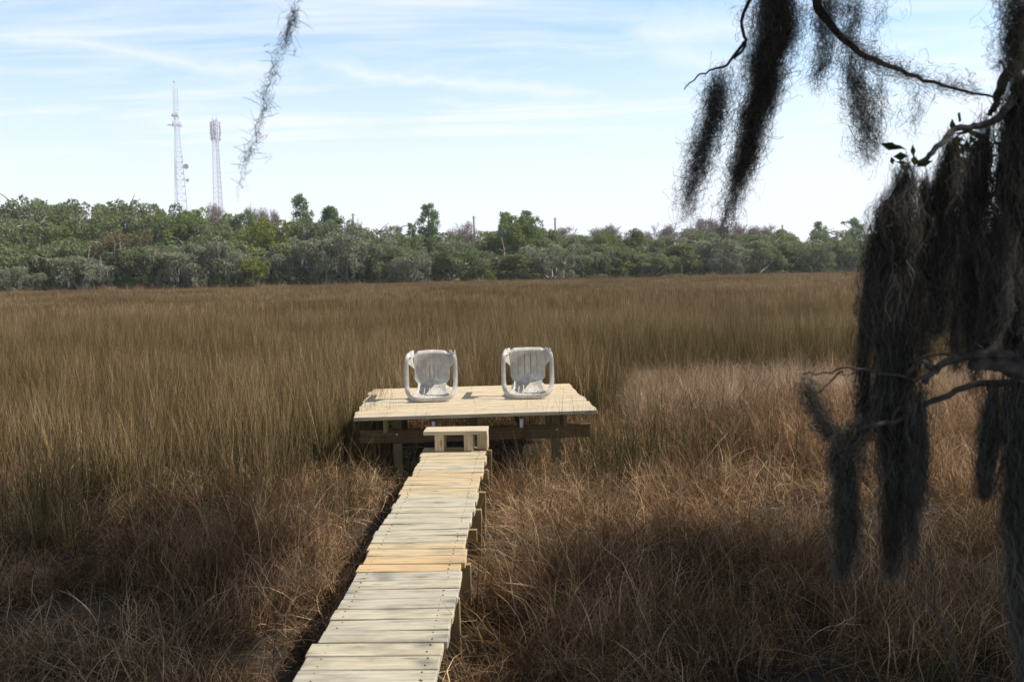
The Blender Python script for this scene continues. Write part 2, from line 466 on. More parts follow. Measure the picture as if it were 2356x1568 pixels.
def edge_y(x):
    """where the tall rushes begin"""
    x = np.asarray(x, float)
    l = 8.6 + .7 * fbm(x, 0 * x, 1.2, 5) - 1.3 * np.exp(-((x + 3.75) / .5) ** 2)
    t1 = np.clip((x + 1.75) / .4, 0, 1); t2 = np.clip((x - 1.3) / .8, 0, 1)
    return l * (1 - t1) + 12.2 * t1 * (1 - t2) + (16.4 + .4 * fbm(x, 0 * x, 1.5, 6)) * t1 * t2
def forest_y(x, y=None):
    """distance of the wood's edge for a bearing x/y"""
    return x
# sample over the view wedge
def wedge(n, y0, y1, margin, power=1.0):
    y = y0 + (y1 - y0) * rng.uniform(0, 1, n) ** power
    x = rng.uniform(-1, 1, n) * (.56 * y + margin)
    return x, y
def wedge_n(dens, y0, y1, margin):
    """uniform density by rejection"""
    W_ = .56 * y1 + margin
    n = int(dens * 2 * W_ * (y1 - y0))
    x = rng.uniform(-W_, W_, n); y = rng.uniform(y0, y1, n)
    k = np.abs(x) < .56 * y + margin
    return x[k], y[k]

def edge_dist(px):
    """distance in metres of the wood's edge for a picture column"""
    return np.interp(px, [-300, 0, 500, 1020, 1413, 1963, 2700], [108, 116, 121, 128, 143, 163, 185])
def xy_edge(x, y):
    px = 1178 + F * x / np.maximum(y, 1)
    return edge_dist(px)

# tall rushes near
rush_src = [blades(58, .26, .50, 1.08, .0066, 4, .12, .3, 20 + i, flop=.22) for i in range(5)]
rush_src += [join([blades(40, .22, .55, .98, .0075, 4, .14, .3, 30 + i, flop=.25), blades(12, .22, .5, .9, .0070, 5, .7, .6, 40 + i, flop=.9)]) for i in range(3)]
x, y = wedge_n(11, 6, 17, 2.2)
x2, y2 = wedge_n(6.5, 17, 40, 2.2)
x = np.concatenate([x, x2]); y = np.concatenate([y, y2])
k = (y > edge_y(x) + .35 * fbm(x, y, 4, 8)) & ~((np.abs(x + .02) < 1.55) & (y > 9) & (y < 12.1))
# loose outliers that thin the edge out
xo, yo = wedge_n(2.2, 6.4, 15.5, 2)
ko = ((yo > edge_y(xo) - 1.2) & (yo < edge_y(xo))) | ((xo > 1.28) & (xo < 2.1) & (yo > 8.9) & (yo < 12.5))
ko &= ~((np.abs(xo + .02) < 1.4) & (yo > 8.6) & (yo < 12.2)) & (np.abs(walk_u(xo, yo)) > .5)
ko &= rng.uniform(0, 1, len(xo)) < .55
x = np.concatenate([x[k], xo[ko]]); y = np.concatenate([y[k], yo[ko]])
hs = 1.0 + .16 * fbm(x, y, .55, 9) + rng.uniform(-.1, .1, len(x))
hs *= np.where(y < edge_y(x) + .4, .85, 1.0)
scl = np.stack([np.ones_like(hs), np.ones_like(hs), hs], 1)
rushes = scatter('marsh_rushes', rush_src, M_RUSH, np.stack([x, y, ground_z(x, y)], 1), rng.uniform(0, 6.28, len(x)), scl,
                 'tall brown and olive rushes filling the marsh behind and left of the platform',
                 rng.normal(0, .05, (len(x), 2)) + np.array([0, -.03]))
# the far marsh
far_src = [blades(130, .9, .60, 1.12, .030, 2, .08, .2, 50 + i, flop=.12) for i in range(4)]
x, y = wedge_n(1.5, 38, 75, 4)
x2, y2 = wedge_n(.8, 75, 200, 22)
s2 = np.concatenate([np.ones(len(x)), np.full(len(x2), 1.5)])
x = np.concatenate([x, x2]); y = np.concatenate([y, y2])
k = y < xy_edge(x, y) + 4
x, y, s2 = x[k], y[k], s2[k]
hs = 1.0 + .13 * fbm(x, y, .12, 9) + rng.uniform(-.06, .06, len(x))
scatter('far_marsh_grass', far_src, M_RUSHFAR, np.stack([x, y, 0 * x], 1), rng.uniform(0, 6.28, len(x)), np.stack([s2, s2, hs], 1),
        'far sweep of orange brown marsh grass running to the woods')
# matted low grass
low_src = [join([blades(64, .26, .22, .55, .0050, 5, .6, .8, 60 + i, flop=1.25), blades(16, .2, .25, .5, .0046, 4, .3, .3, 70 + i, flop=.4)]) for i in range(5)]
low_src += [blades(62, .28, .38, .72, .0054, 6, 1.0, .8, 80 + i, flop=1.1) for i in range(3)]
x, y = wedge_n(46, 1.6, 13, 2.0)
x2, y2 = wedge_n(30, 13, 18, 1.5)
x = np.concatenate([x, x2]); y = np.concatenate([y, y2])
u = walk_u(x, y)
k = (y < edge_y(x) + .8) & ~((np.abs(u) < .37) & (y < 9.4)) & ~((np.abs(x + .02) < 1.32) & (y > 9.1) & (y < 12.0) & (rng.uniform(0, 1, len(x)) < np.where(x > .35, .05, .8)))
k &= ~((x > -.2) & (x < .6) & (y > 8.8) & (y < 10.0) & (rng.uniform(0, 1, len(x)) < .85))
k &= rng.uniform(0, 1, len(x)) < np.clip(.62 + .9 * fbm(x, y, 2.6, 12), .06, 1)
x, y = x[k], y[k]
hs = .82 + .62 * fbm(x, y, 1.5, 11) + rng.uniform(-.15, .15, len(x))
hs = np.clip(hs, .35, 1.35) * np.where(x > 1.6, 1.10, .95) * np.clip(.62 + (y - 3) * .08, .62, 1) * np.where(np.abs(walk_u(x, y)) < .6, .72, 1)
lean = np.stack([.35 * fbm(x, y, 1.1, 21), .35 * fbm(x, y, 1.0, 22)], 1) + rng.normal(0, .15, (len(x), 2))
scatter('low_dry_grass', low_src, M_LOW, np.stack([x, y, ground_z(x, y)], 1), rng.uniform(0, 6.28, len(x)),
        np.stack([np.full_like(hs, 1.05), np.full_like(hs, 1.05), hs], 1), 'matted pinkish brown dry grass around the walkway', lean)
# pale flattened patch right of the platform
m_beige = leafy('pale_dry_grass', (.26, .175, .115), (.48, .36, .25), (.74, .59, .44), .8, .25, 22, None, (6., 1.6, .7))
x, y = wedge_n(26, 11.0, 16.6, 1)
k = (x > 1.5) & (x < 9.5) & (y < edge_y(x) - .1) & (rng.uniform(0, 1, len(x)) < np.clip(.5 + fbm(x, y, 1.1, 31) + .8 * np.exp(-((x - 3.2) / 1.8) ** 2 - ((y - 13.6) / 1.6) ** 2), 0, 1) * np.clip((y - 11) / 1.5, 0, 1))
x, y = x[k], y[k]
scatter('pale_dry_grass', low_src[:5], m_beige, np.stack([x, y, ground_z(x, y) + .05], 1), rng.uniform(0, 6.28, len(x)), np.stack([np.ones(len(x))] * 2 + [rng.uniform(.7, 1.25, len(x))], 1),
        'pale beige flattened grass in the sun right of the platform', rng.normal(0, .3, (len(x), 2)))
# green shoots and dark stems
st_src = [blades(7, .10, .5, 1.05, .0050, 4, .16, .15, 90 + i, flop=.15) for i in range(3)]
P_ = []
for cx, cy, n, sp in ((-3.9, 7.6, 34, .32), (-1.55, 7.9, 14, .35), (-2.3, 8.2, 16, .6), (1.45, 9.3, 30, .25), (1.9, 9.6, 22, .35), (1.25, 8.9, 16, .3), (1.0, 9.2, 12, .2), (.95, 10.2, 14, .4), (.8, 9.5, 22, .3), (1.15, 9.35, 20, .25), (-1.7, 10., 16, .3), (2.4, 9.0, 10, .5), (.7, 8.7, 6, .25)):
    for _ in range(n): P_.append((random.gauss(cx, sp), random.gauss(cy, sp)))
P_ = np.array([p for p in P_ if abs(walk_u(*p)) > .45 and not (abs(p[0]) < 1.26 and 9.3 < p[1] < 12 and random.random() < .35)])
scatter('rush_stems', st_src, M_GREEN, np.stack([P_[:, 0], P_[:, 1], ground_z(P_[:, 0], P_[:, 1])], 1), rng.uniform(0, 6.28, len(P_)),
        np.stack([np.ones(len(P_))] * 2 + [rng.uniform(.8, 1.15, len(P_))], 1), 'dark green rush stems standing in the low grass beside the platform')
sh_src = [blades(16, .12, .10, .28, .0045, 4, .4, .3, 95 + i, flop=.6) for i in range(3)]
x, y = wedge_n(2.4, 2.0, 8.5, 1.5)
k = (np.abs(walk_u(x, y)) > .5) & (y < edge_y(x)) & (rng.uniform(0, 1, len(x)) < np.where(y < 5.5, .9, .35))
x, y = x[k], y[k]
m, b = M('fresh_green'); cc = (.10, .13, .035)
M_FRESH = fin(m, b, b.n('ShaderNodeMixShader', {0: .3, 1: b.n('ShaderNodeBsdfDiffuse', {'Color': (*cc, 1)}).outputs[0], 2: b.n('ShaderNodeBsdfTranslucent', {'Color': (*cc, 1)}).outputs[0]}).outputs[0])
scatter('green_shoots', sh_src, M_FRESH, np.stack([x, y, ground_z(x, y) + .08], 1), rng.uniform(0, 6.28, len(x)), np.ones((len(x), 3)),
        'short fresh green shoots coming up through the dead grass')

# ------------------------------------------------------------------ walkway
WANG = math.atan2(WPERP.y, WPERP.x)
walk = empty('boardwalk', (WA.x, WA.y, 0), 'narrow new plank boardwalk leading over the grass to the platform', 'boardwalk', rz=WANG)
# local axes: x across to the right, y ahead
WLEN = (WB - WA).length
WT = .356
def vcol(k):
    if k < 9: return random.uniform(0, .22)
    if k in (9, 10): return random.uniform(.9, 1)
    if k in (11, 12): return random.uniform(.6, .8)
    if k < 21: return random.uniform(.05, .32)
    return random.uniform(.35, .95)
mb = MB()
PITCHW = .1505
y0 = .13
KMAX = int((WLEN + .04 - y0) / PITCHW)
steps = {}
jx = 0
for k in range(-27, KMAX + 1):
    if k % 2 == 0: jx = random.uniform(-.014, .014)
    yc = y0 + (k + .5) * PITCHW
    u = (random.random(), vcol(k))
    rot = Matrix.Rotation(R(random.gauss(0, .35)), 3, 'Z') @ Matrix.Rotation(R(random.gauss(0, .3)), 3, 'Y') @ Matrix.Rotation(R(random.gauss(0, .5)), 3, 'X')
    zk = ground_lift = 0
    mb.box((jx + random.gauss(0, .004), yc, WT - .019 + random.uniform(-.0015, .0015)), (.608 + random.gauss(0, .004), .1385 + random.uniform(-.002, .0015), .038), rot, u, .004)
# nail heads belong to the boards
for k in range(-10, KMAX + 1):
    yc = y0 + (k + .5) * PITCHW
    for sx in (-.235, .235):
        for dy in (-.04, .04):
            mb.tube([(sx + random.gauss(0, .006), yc + dy + random.gauss(0, .005), WT - .004), (sx + random.gauss(0, .004), yc + dy, WT + .0018)], .0034, 6, u=(.5, -1))
mb.build('decking', M_DECKW, walk)
# stringers: board lengths laid end to end, inset from the plank ends
def turn_wood(ob, axis='y'):
    """let the wood's grain run along the piece's length (object x) by building it lying along x and turning the object"""
for sx in (-.235, .235):
    mb = MB(); L_ = WLEN + 4.0
    mb.box((0, 0, 0), (L_, .038, .14), None, (random.random(), .7))
    o = mb.build('stringer', M_POST, walk); o.rotation_euler = (0, 0, R(90)); o.location = (sx, WLEN / 2 - 2.0, WT - .038 - .0705)
# posts: upright 2x6 boards on the right, 4x4 stubs on the left
# (distance ahead, how far the post stands out past the boards, drop of its top below them)
for D_, out_, dr, wd in ((5.09, .014, .06, .09), (5.60, .044, .03, .14), (6.88, .046, .02, .10), (7.48, .050, .03, .14), (8.62, .045, .10, .12), (9.22, .04, .02, .12)):
    mb = MB(); h = .72
    mb.box((0, 0, 0), (h, .040, wd), None, (random.random(), random.uniform(.2, .9)))
    o = mb.build('post', M_POST, walk)
    o.matrix_local = Matrix.Translation((.304 + out_ - wd / 2, D_ - WA.y, WT - dr - h / 2)) @ Matrix.Rotation(R(90 + random.gauss(0, 1)), 4, 'Y')
for py_ in (.3, 1.5, 2.9, 4.3, 5.1):
    mb = MB(); mb.box((0, 0, 0), (.6, .09, .09), None, (random.random(), .4))
    o = mb.build('post', M_POST, walk); o.matrix_local = Matrix.Translation((-.20, py_, WT - .042 - .3)) @ Matrix.Rotation(R(90), 4, 'Y')
# cross pieces between the posts
for py_ in (2.60, 4.60):
    mb = MB(); mb.box((0, 0, 0), (.62, .038, .09), None, (random.random(), .85))
    o = mb.build('crosspiece', M_POST, walk); o.location = (.03, py_, WT - .038 - .07)

# ------------------------------------------------------------------ platform
DT = .64
PFL, PFR = on(812, 960, DT), on(1375, 943, DT)
PBL, PBR = on(878, 894, DT), on(1328, 881, DT)
pang = math.atan2(PFR.y - PFL.y, PFR.x - PFL.x)
PW = (PFR - PFL).length
PD = ((PBL - PFL).length + (PBR - PFR).length) / 2
print('platform', PW, PD, PFL, PFR, PBL, PBR, 'walk', WLEN, WA, WB)
plat = empty('viewing_platform', (PFL.x, PFL.y, 0), 'square low platform of new pine boards on posts in the marsh', 'deck', rz=pang)
mb = MB()
nb = 17; pp = PD / nb
for k in range(nb):
    if k % 1 == 0: jx = random.uniform(-.012, .012)
    rot = Matrix.Rotation(R(random.gauss(0, .12)), 3, 'Z')
    mb.box((PW / 2 + jx, pp * (k + .5), DT - .019 + random.uniform(-.001, .001)), (PW + random.uniform(-.015, .015), pp - random.uniform(.006, .010), .038), rot, (random.random(), random.random()), .003)
for k in range(nb):
    for fx in (.06, .25, .5, .75, .94):
        for dy in (-.035, .035):
            p = (PW * fx + random.gauss(0, .004), pp * (k + .5) + dy)
            mb.tube([(*p, DT - .004), (*p, DT + .0016)], .0032, 6, u=(.5, -1))
mb.build('decking', M_DECKP, plat)
SX = PW / 563.                   # metres per picture pixel along the front
def fx(zx): return ((746 + zx / 3.333) - 812) * SX
BZ = .455
for i, zx in enumerate((458, 828, 1180, 1505, 1850)):
    mb = MB(); mb.box((0, 0, 0), (PD - .1, .038, .14), None, (random.random(), random.random()))
    o = mb.build('joist', M_BEAM if i else M_POST, plat)
    o.rotation_euler = (0, 0, R(90)); o.location = (fx(zx) * 1.0, PD / 2, DT - .0385 - .0705)
    if i in (1, 3):
        mb = MB(); mb.box((fx(zx), .036, DT - .115), (.030, .003, .085), None, (0, 0), .001)
        mb.box((fx(zx) + .0205, .055, DT - .115), (.003, .035, .085), None, (0, 0), .001)
        mb.build('bracket', M_GALV, plat)
for yb in (.33, PD - .33):
    mb = MB(); mb.box((0, 0, 0), (PW - .06, .038, .14), None, (random.random(), .4))
    o = mb.build('beam', M_BEAM, plat); o.location = (PW / 2, yb, BZ - .0705)
for zx, yb, col_ in ((535, .395, .2), (1145, .395, .5), (1800, .395, .5), (640, PD - .395, .2), (1160, PD - .395, .4), (1748, PD - .395, .1)):
    mb = MB(); hp = DT - .042 + .35
    mb.box((0, 0, 0), (hp, .089, .089), None, (random.random(), col_))
    x_ = fx(zx) if yb < 1 else fx(zx) * 1.0 + (fx(zx) - PW / 2) * .22
    o = mb.build('post', M_POST, plat); o.matrix_local = Matrix.Translation((x_, yb, DT - .042 - hp / 2)) @ Matrix.Rotation(R(90), 4, 'Y')
# bolt heads on beam ends
for x_ in (fx(535), fx(1800)):
    mb = MB(); mb.tube([(x_, .300, BZ - .05), (x_, .315, BZ - .05)], .011, 6); mb.build('bolt', M_GALV, plat)

# ------------------------------------------------------------------ step
S0 = on(1047, 991, .557)
step = empty('wooden_step', (S0.x, S0.y, WT), 'low wooden step of pale pine on the end of the boardwalk before the platform', 'step', rz=WANG - R(1.0))
TZ = .557 - WT
mb = MB(); mb.box((0, .140, TZ - .019), (.612, .280, .038), None, (.3, .55), .004); mb.build('tread', M_DECKP, step)
for i, (x_, y_, w_) in enumerate(((-.155, .035, .088), (.125, .035, .088), (.245, .115, .088), (-.155, .225, .088), (.125, .225, .088))):
    mb = MB(); hb = TZ - .0385
    mb.box((0, 0, 0), (hb - .001, .040, w_), None, (random.random(), .75))
    o = mb.build('block', M_POST if False else M_DECKP, step); o.matrix_local = Matrix.Translation((x_, y_, hb / 2 + .001)) @ Matrix.Rotation(R(90), 4, 'Y')
mb = MB(); mb.box((.2965, .13, (TZ - .038) / 2), (.019, .20, TZ - .045), None, (.6, .9)); mb.build('side_board', M_DECKP, step)

# ------------------------------------------------------------------ chairs
def slab(fn, us, vs, th, hole=None):
    """surface grid fn(u,v)->Vector with holes, given thickness; returns verts, faces"""
    nu, nv = len(us), len(vs)
    keep = np.ones((nu - 1, nv - 1), bool)
    if hole:
        for i in range(nu - 1):
            for j in range(nv - 1):
                if hole((us[i] + us[i + 1]) / 2, (vs[j] + vs[j + 1]) / 2): keep[i, j] = False
    P = [[fn(u, v) for v in vs] for u in us]
    def nrm(i, j):
        a = P[min(i + 1, nu - 1)][j] - P[max(i - 1, 0)][j]; c = P[i][min(j + 1, nv - 1)] - P[i][max(j - 1, 0)]
        return a.cross(c).normalized()
    V = []; 
    for sgn in (.5, -.5):
        for i in range(nu):
            for j in range(nv): V.append(P[i][j] + nrm(i, j) * th * sgn)
    id_ = lambda s_, i, j: s_ * nu * nv + i * nv + j
    Fs = []
    for i in range(nu - 1):
        for j in range(nv - 1):
            if not keep[i, j]: continue
            Fs.append((id_(0, i, j), id_(0, i + 1, j), id_(0, i + 1, j + 1), id_(0, i, j + 1)))
            Fs.append((id_(1, i, j), id_(1, i, j + 1), id_(1, i + 1, j + 1), id_(1, i + 1, j)))
            for di, dj, a_, b_ in ((-1, 0, (i, j), (i, j + 1)), (1, 0, (i + 1, j + 1), (i + 1, j)), (0, -1, (i + 1, j), (i, j)), (0, 1, (i, j + 1), (i + 1, j + 1))):
                ni, nj = i + di, j + dj
                if ni < 0 or nj < 0 or ni >= nu - 1 or nj >= nv - 1 or not keep[ni, nj]:
                    Fs.append((id_(0, *a_), id_(0, *b_), id_(1, *b_), id_(1, *a_)))
    return V, Fs
def sweep(pts, prof, ups, scales):
    """sweep a closed profile (list of (a,b)) along pts, with 'side' vectors ups"""
    V, Fs = [], []; n = len(prof)
    for i, p in enumerate(pts):
        p = Vector(p); t = Vector(pts[min(i + 1, len(pts) - 1)]) - Vector(pts[max(i - 1, 0)]); t.normalize()
        s_ = Vector(ups[i]); s_ = (s_ - t * s_.dot(t)).normalized(); c = t.cross(s_)
        sc = scales[i]
        for a, b_ in prof: V.append(p + s_ * a * sc[0] + c * b_ * sc[1])
    for i in range(len(pts) - 1):
        for k in range(n): Fs.append((i * n + k, i * n + (k + 1) % n, (i + 1) * n + (k + 1) % n, (i + 1) * n + k))
    Fs.append(tuple(range(n))[::-1]); Fs.append(tuple((len(pts) - 1) * n + k for k in range(n)))
    return V, Fs
def part(name, VF, parent, mat, smooth=True):
    me = bpy.data.meshes.new(name); me.from_pydata([tuple(v) for v in VF[0]], [], VF[1]); me.materials.append(mat)
    me.validate()
    if smooth:
        me.shade_smooth()
        try: me.set_sharp_from_angle(angle=R(50))
        except Exception: pass
    return link(name, me, parent)
def smoothpath(P, n=5):
    out = []
    P = [Vector(p) for p in P]
    for i in range(len(P) - 1):
        p0, p1, p2, p3 = P[max(i - 1, 0)], P[i], P[i + 1], P[min(i + 2, len(P) - 1)]
        for k in range(n):
            t = k / n
            out.append(.5 * ((2 * p1) + (p2 - p0) * t + (2 * p0 - 5 * p1 + 4 * p2 - p3) * t * t + (3 * p1 - p0 - 3 * p2 + p3) * t ** 3))
    out.append(P[-1]); return out

def make_chair(kind):
    """one-piece plastic garden armchair; upright frame: x right, y forward, z up. kind 0: short slits, arched lip; 1: long slits, straight lip"""
    root = empty('plastic_chair', (0, 0, 0))
    SH = .42
    # seat
    us = np.linspace(-1, 1, 81); vs_ = np.linspace(0, 1, 45)
    def seat(u, v):
        q_ = min(1, max(0, (v + .02) / .24)); wid = .150 + .044 * q_ * q_ * (3 - 2 * q_) + .010 * v
        y = -.20 + .415 * v
        lip = max(0, (v - .86) / .14)
        z = SH + .015 * v + .018 * (abs(u) ** 3) - .016 * math.sin(math.pi * min(v * 1.1, 1)) - .055 * lip ** 2
        y -= .010 * lip ** 2
        y -= (.020 if kind == 0 else .006) * u * u * v
        corner = .035 * max(0, abs(u) - .75) / .25
        y -= corner * v ** 3 * (1.2 if kind == 0 else .8)
        return Vector((u * wid, y, z))
    sl = (-.36, -.12, .12, .36) if kind == 0 else (-.54, -.18, .18, .54)
    v0, v1 = (.20, .56) if kind == 0 else (.26, .80)
    part('seat', slab(seat, us, vs_, .0045, lambda u, v: any(abs(u - s_) < .022 for s_ in sl) and v0 < v < v1), root, M_PLASTIC)
    # one U-shaped band makes both arms and the top of the back
    prof = [(.5, -.35), (.5, .2), (.38, .5), (-.38, .5), (-.5, .2), (-.5, -.35), (-.4, -.5), (.4, -.5)]
    half = [(.246, .150, .560), (.258, .142, .600), (.268, .105, .628), (.272, .03, .640), (.272, -.08, .652), (.268, -.20, .680), (.248, -.275, .712), (.190, -.325, .744), (.095, -.340, .758), (0, -.341, .760)]
    U_ = [Vector((-a, b_, c_)) for a, b_, c_ in half] + [Vector(h) for h in half[::-1][1:]]
    n_ = 4; U_ = smoothpath(U_, n_); NU = len(U_)
    def updir(i):
        p = U_[i]; t = min(1, max(0, (-.10 - p.y) / .2))
        return Vector((0, -.55 * t, 1)).normalized()
    def band_side(i):
        t = (U_[min(i + 1, NU - 1)] - U_[max(i - 1, 0)]).normalized(); return t.cross(updir(i))
    a0 = next(i for i in range(NU) if U_[i].y < -.20); a1 = NU - 1 - a0
    def seg(lo, hi, nm):
        ps = U_[lo:hi + 1]
        part(nm, sweep(ps, prof, [band_side(i) for i in range(lo, hi + 1)], [(.036 + .018 * math.sin(math.pi * i / (NU - 1)), .020) for i in range(lo, hi + 1)]), root, M_PLASTIC)
    seg(0, a0, 'armrest'); seg(a1, NU - 1, 'armrest'); seg(a0, a1, 'back_rim')
    # back panel, waisted at the seat and fanning out to the rim
    us = np.linspace(-1, 1, 91); vs_ = np.linspace(0, 1, 50)
    mids = [i for i in range(NU)]
    def rimpt(u):
        x_ = u * .225
        best = min((p for p in U_[a0 - 2:a1 + 3]), key=lambda p: abs(p.x - x_))
        # interpolate along the U by x
        for i in range(a0 - 3, a1 + 3):
            p, q = U_[i], U_[i + 1]
            if p.x <= x_ <= q.x: return p.lerp(q, (x_ - p.x) / max(q.x - p.x, 1e-6))
        return best
    RP = {float(u): rimpt(float(u)) for u in us}
    def back(u, v):
        top = RP[float(u)] if float(u) in RP else rimpt(u)
        w0 = .150 + .008 * math.cos(math.pi * v)
        bot = Vector((u * w0, -.195 + .03 * u * u, SH + .004))
        p = bot.lerp(top, v)
        p.x = u * (w0 + (.222 - w0) * v ** 2.1)
        p.y -= .018 * math.sin(math.pi * v)
        return p
    if kind == 0: hole = lambda u, v: any(abs(u - s_) < .024 for s_ in (-.51, -.17, .17, .51)) and .10 < v < .66
    else: hole = lambda u, v: any(abs(u - s_) < .030 for s_ in (-.64, -.32, 0, .32, .64)) and .14 < v < .84
    part('backrest', slab(back, us, vs_, .0045, hole), root, M_PLASTIC)
    for s_ in (-1, 1):
        def web(u, v, s_=s_):
            a = Vector((s_ * (.196 + .006 * u), -.01 + .215 * u, SH + .010 - .014 * u)); c = Vector((s_ * .252, .055 + .093 * u, .618 - .025 * u))
            if kind: c.y -= .0
            p = a.lerp(c, v); p.z -= .045 * math.sin(math.pi * v) * (1 - .3 * u); p.y += .018 * math.sin(math.pi * v) * u; return p
        A = sweep(smoothpath([(s_ * .244, .146, .600), (s_ * .244, .150, .5), (s_ * .244, .165, .25), (s_ * .242, .18, 0)], 4),
                  [(.5, -.5), (.5, .5), (-.5, .5), (-.5, .36), (.36, .36), (.36, -.5)] if s_ > 0 else [(-.5, -.5), (-.36, -.5), (-.36, .36), (.5, .36), (.5, .5), (-.5, .5)],
                  [(1, 0, 0)] * 13, [(.056 - .018 * i / 12, .050 - .018 * i / 12) for i in range(13)])
        B = slab(web, np.linspace(0, 1, 10), np.linspace(0, 1, 8), .0045)
        part('front_leg', (A[0] + B[0], A[1] + [tuple(i + len(A[0]) for i in f) for f in B[1]]), root, M_PLASTIC)
        part('rear_leg', sweep(smoothpath([(s_ * .120, -.205, .440), (s_ * .135, -.222, .36), (s_ * .165, -.25, .18), (s_ * .185, -.28, 0)], 4),
                               [(.5, -.5), (.5, .5), (.36, .5), (.36, -.36), (-.5, -.36), (-.5, -.5)], [(s_ * 1, 0, 0)] * 13,
                               [(.060 - .022 * i / 12, .055 - .02 * i / 12) for i in range(13)]), root, M_PLASTIC)
    return root
def tip(root, x, y, rz, back_tilt):
    """lay the chair on its back, top towards the camera; rests on the back's top edge and the rear feet"""
    # rotate about x so +y(forward) points up and +z(up) towards the viewer (-Y)
    Rm = Matrix.Rotation(R(rz), 4, 'Z') @ Matrix.Rotation(R(90 + back_tilt), 4, 'X')
    lo = min((Rm @ ch.matrix_local @ v.co).z for ch in root.children for v in ch.data.vertices)
    root.matrix_world = Matrix.Translation((x, y, DT + .002 - lo)) @ Rm
# chair centre bottom points in the picture: top edge of backrest touches the boards there
for kind, px_, py_, rz, lab in ((0, 987, 924, 2, 'left white plastic chair tipped on its back, with arched seat front and short slits'),
                                (1, 1219, 917, -1.5, 'right white plastic chair tipped on its back, with straight seat front and long slits')):
    c_ = make_chair(kind); p = on(px_, py_, DT)
    ang = math.atan2(.04, .83)
    tip(c_, p.x, p.y + .74, rz, -4.0)
    tag(c_, lab, 'chair', 'white plastic chairs tipped over on the platform')

# ------------------------------------------------------------------ far trees
def leafballs(lobes, per, size, seed, squash=.8, shell=.55, asp=1.0, up=0.0):
    """leaf clumps (small quads) scattered through each lobe, denser in its shell"""
    r = np.random.default_rng(seed)
    Cs, Ss, Rn = [], [], []
    for (cx, cy, cz, rad) in lobes:
        n = int(per * rad * rad)
        d = r.normal(0, 1, (n, 3)); d /= np.linalg.norm(d, axis=1)[:, None]
        d[:, 2] = np.where((d[:, 2] < -.3) & (r.uniform(0, 1, n) < .6), -d[:, 2], d[:, 2])
        q = rad * (shell + (1 - shell) * r.uniform(0, 1, n) ** .6) * (1 + .14 * np.sin(d[:, 0] * 5 + cx) * np.cos(d[:, 2] * 6 + cz))
        p = d * q[:, None]; p[:, 2] *= squash
        Cs.append(p + np.array([cx, cy, cz])); Ss.append(size * r.uniform(.5, 1.3, n)); Rn.append(np.clip(r.normal(r.uniform(.3, .7), .2, n), 0, 1))
    C = np.concatenate(Cs); S = np.concatenate(Ss); Rn = np.concatenate(Rn); n = len(C)
    a = r.normal(0, 1, (n, 3)); a[:, 2] *= .6; a /= np.linalg.norm(a, axis=1)[:, None]
    t = r.normal(0, 1, (n, 3)); c = np.cross(a, t); c /= np.linalg.norm(c, axis=1)[:, None]
    V = np.stack([C - a * S[:, None] * asp, C - c * S[:, None] * .45, C + a * S[:, None] * asp, C + c * S[:, None] * .45], 1).reshape(-1, 3)
    Q = np.arange(n * 4).reshape(-1, 4)
    return V, Q, np.stack([np.repeat(Rn, 4), np.full(n * 4, .5)], 1)
def limbs(seed, h, spread, n=6, r0=.28, lean=0.):
    """trunk forking into limbs"""
    r = random.Random(seed); mb = MB(); ends = []
    th = h * r.uniform(.12, .2)
    mb.tube([(0, 0, -.5), (r.gauss(0, .1), 0, th * .5), (r.gauss(0, .2), 0, th)], [r0 * 1.25, r0, r0 * .9], 7, u=(r.random(), .5))
    for k in range(n):
        a = k / n * 6.28 + r.uniform(-.4, .4); L = spread * r.uniform(.6, 1.0); top = h * r.uniform(.5, .85)
        p = [(0, 0, th * .8)]
        for j in range(1, 5):
            t = j / 4
            p.append((math.cos(a) * L * t ** .9 + r.gauss(0, .2), math.sin(a) * L * t ** .9 + r.gauss(0, .2), th + (top - th) * t ** 1.2 + r.gauss(0, .15)))
        mb.tube(p, [r0 * .6, r0 * .45, r0 * .32, r0 * .2, r0 * .1], 5, u=(r.random(), .5)); ends.append(p[-1])
        for j in range(3):
            q = Vector(p[2 + j % 3]); e = q + Vector((r.gauss(0, 1), r.gauss(0, 1), r.uniform(0, 1.2)))
            e = q + (e - q) * 1.5
            mb.tube([q, (q + e) / 2 + Vector((r.gauss(0, .2), 0, .2)), e], [r0 * .3, r0 * .22, r0 * .12], 4, u=(r.random(), .5)); ends.append(tuple(e))
    return mb, ends
def drapes(lobes, n, seed, l0=.5, l1=1.6, wid=.05):
    """ribbons of hanging moss"""
    r = np.random.default_rng(seed); L = np.array(lobes); k = r.integers(0, len(L), n)
    th = r.uniform(0, 6.28, n); q = L[k, 3] * r.uniform(.3, 1.02, n)
    x = L[k, 0] + q * np.cos(th); y = L[k, 1] + q * np.sin(th); z = L[k, 2] - L[k, 3] * r.uniform(-.3, .6, n)
    ln = r.uniform(l0, l1, n); ln = np.minimum(ln, np.maximum(z - .5, .2)); w_ = wid * r.uniform(.5, 1.4, n); f = r.uniform(0, 6.28, n)
    rows = []
    for j, (t, ww) in enumerate(((0, .6), (.35, 1.), (.7, .7), (1., .1))):
        jx, jy = r.normal(0, .04, n), r.normal(0, .04, n)
        for sg in (-1, 1): rows.append(np.stack([x + jx + sg * np.cos(f) * w_ * ww, y + jy + sg * np.sin(f) * w_ * ww, z - ln * t], 1))
    V = np.stack(rows, 1).reshape(-1, 3); base = (np.arange(n) * 8)[:, None] + np.array([0, 2, 4])[None]; base = base.ravel()
    Q = np.stack([base, base + 1, base + 3, base + 2], 1)
    return V, Q, np.stack([np.repeat(r.uniform(0, 1, n), 8), np.full(n * 8, .5)], 1)
TREE = {}; TOPZ = {}
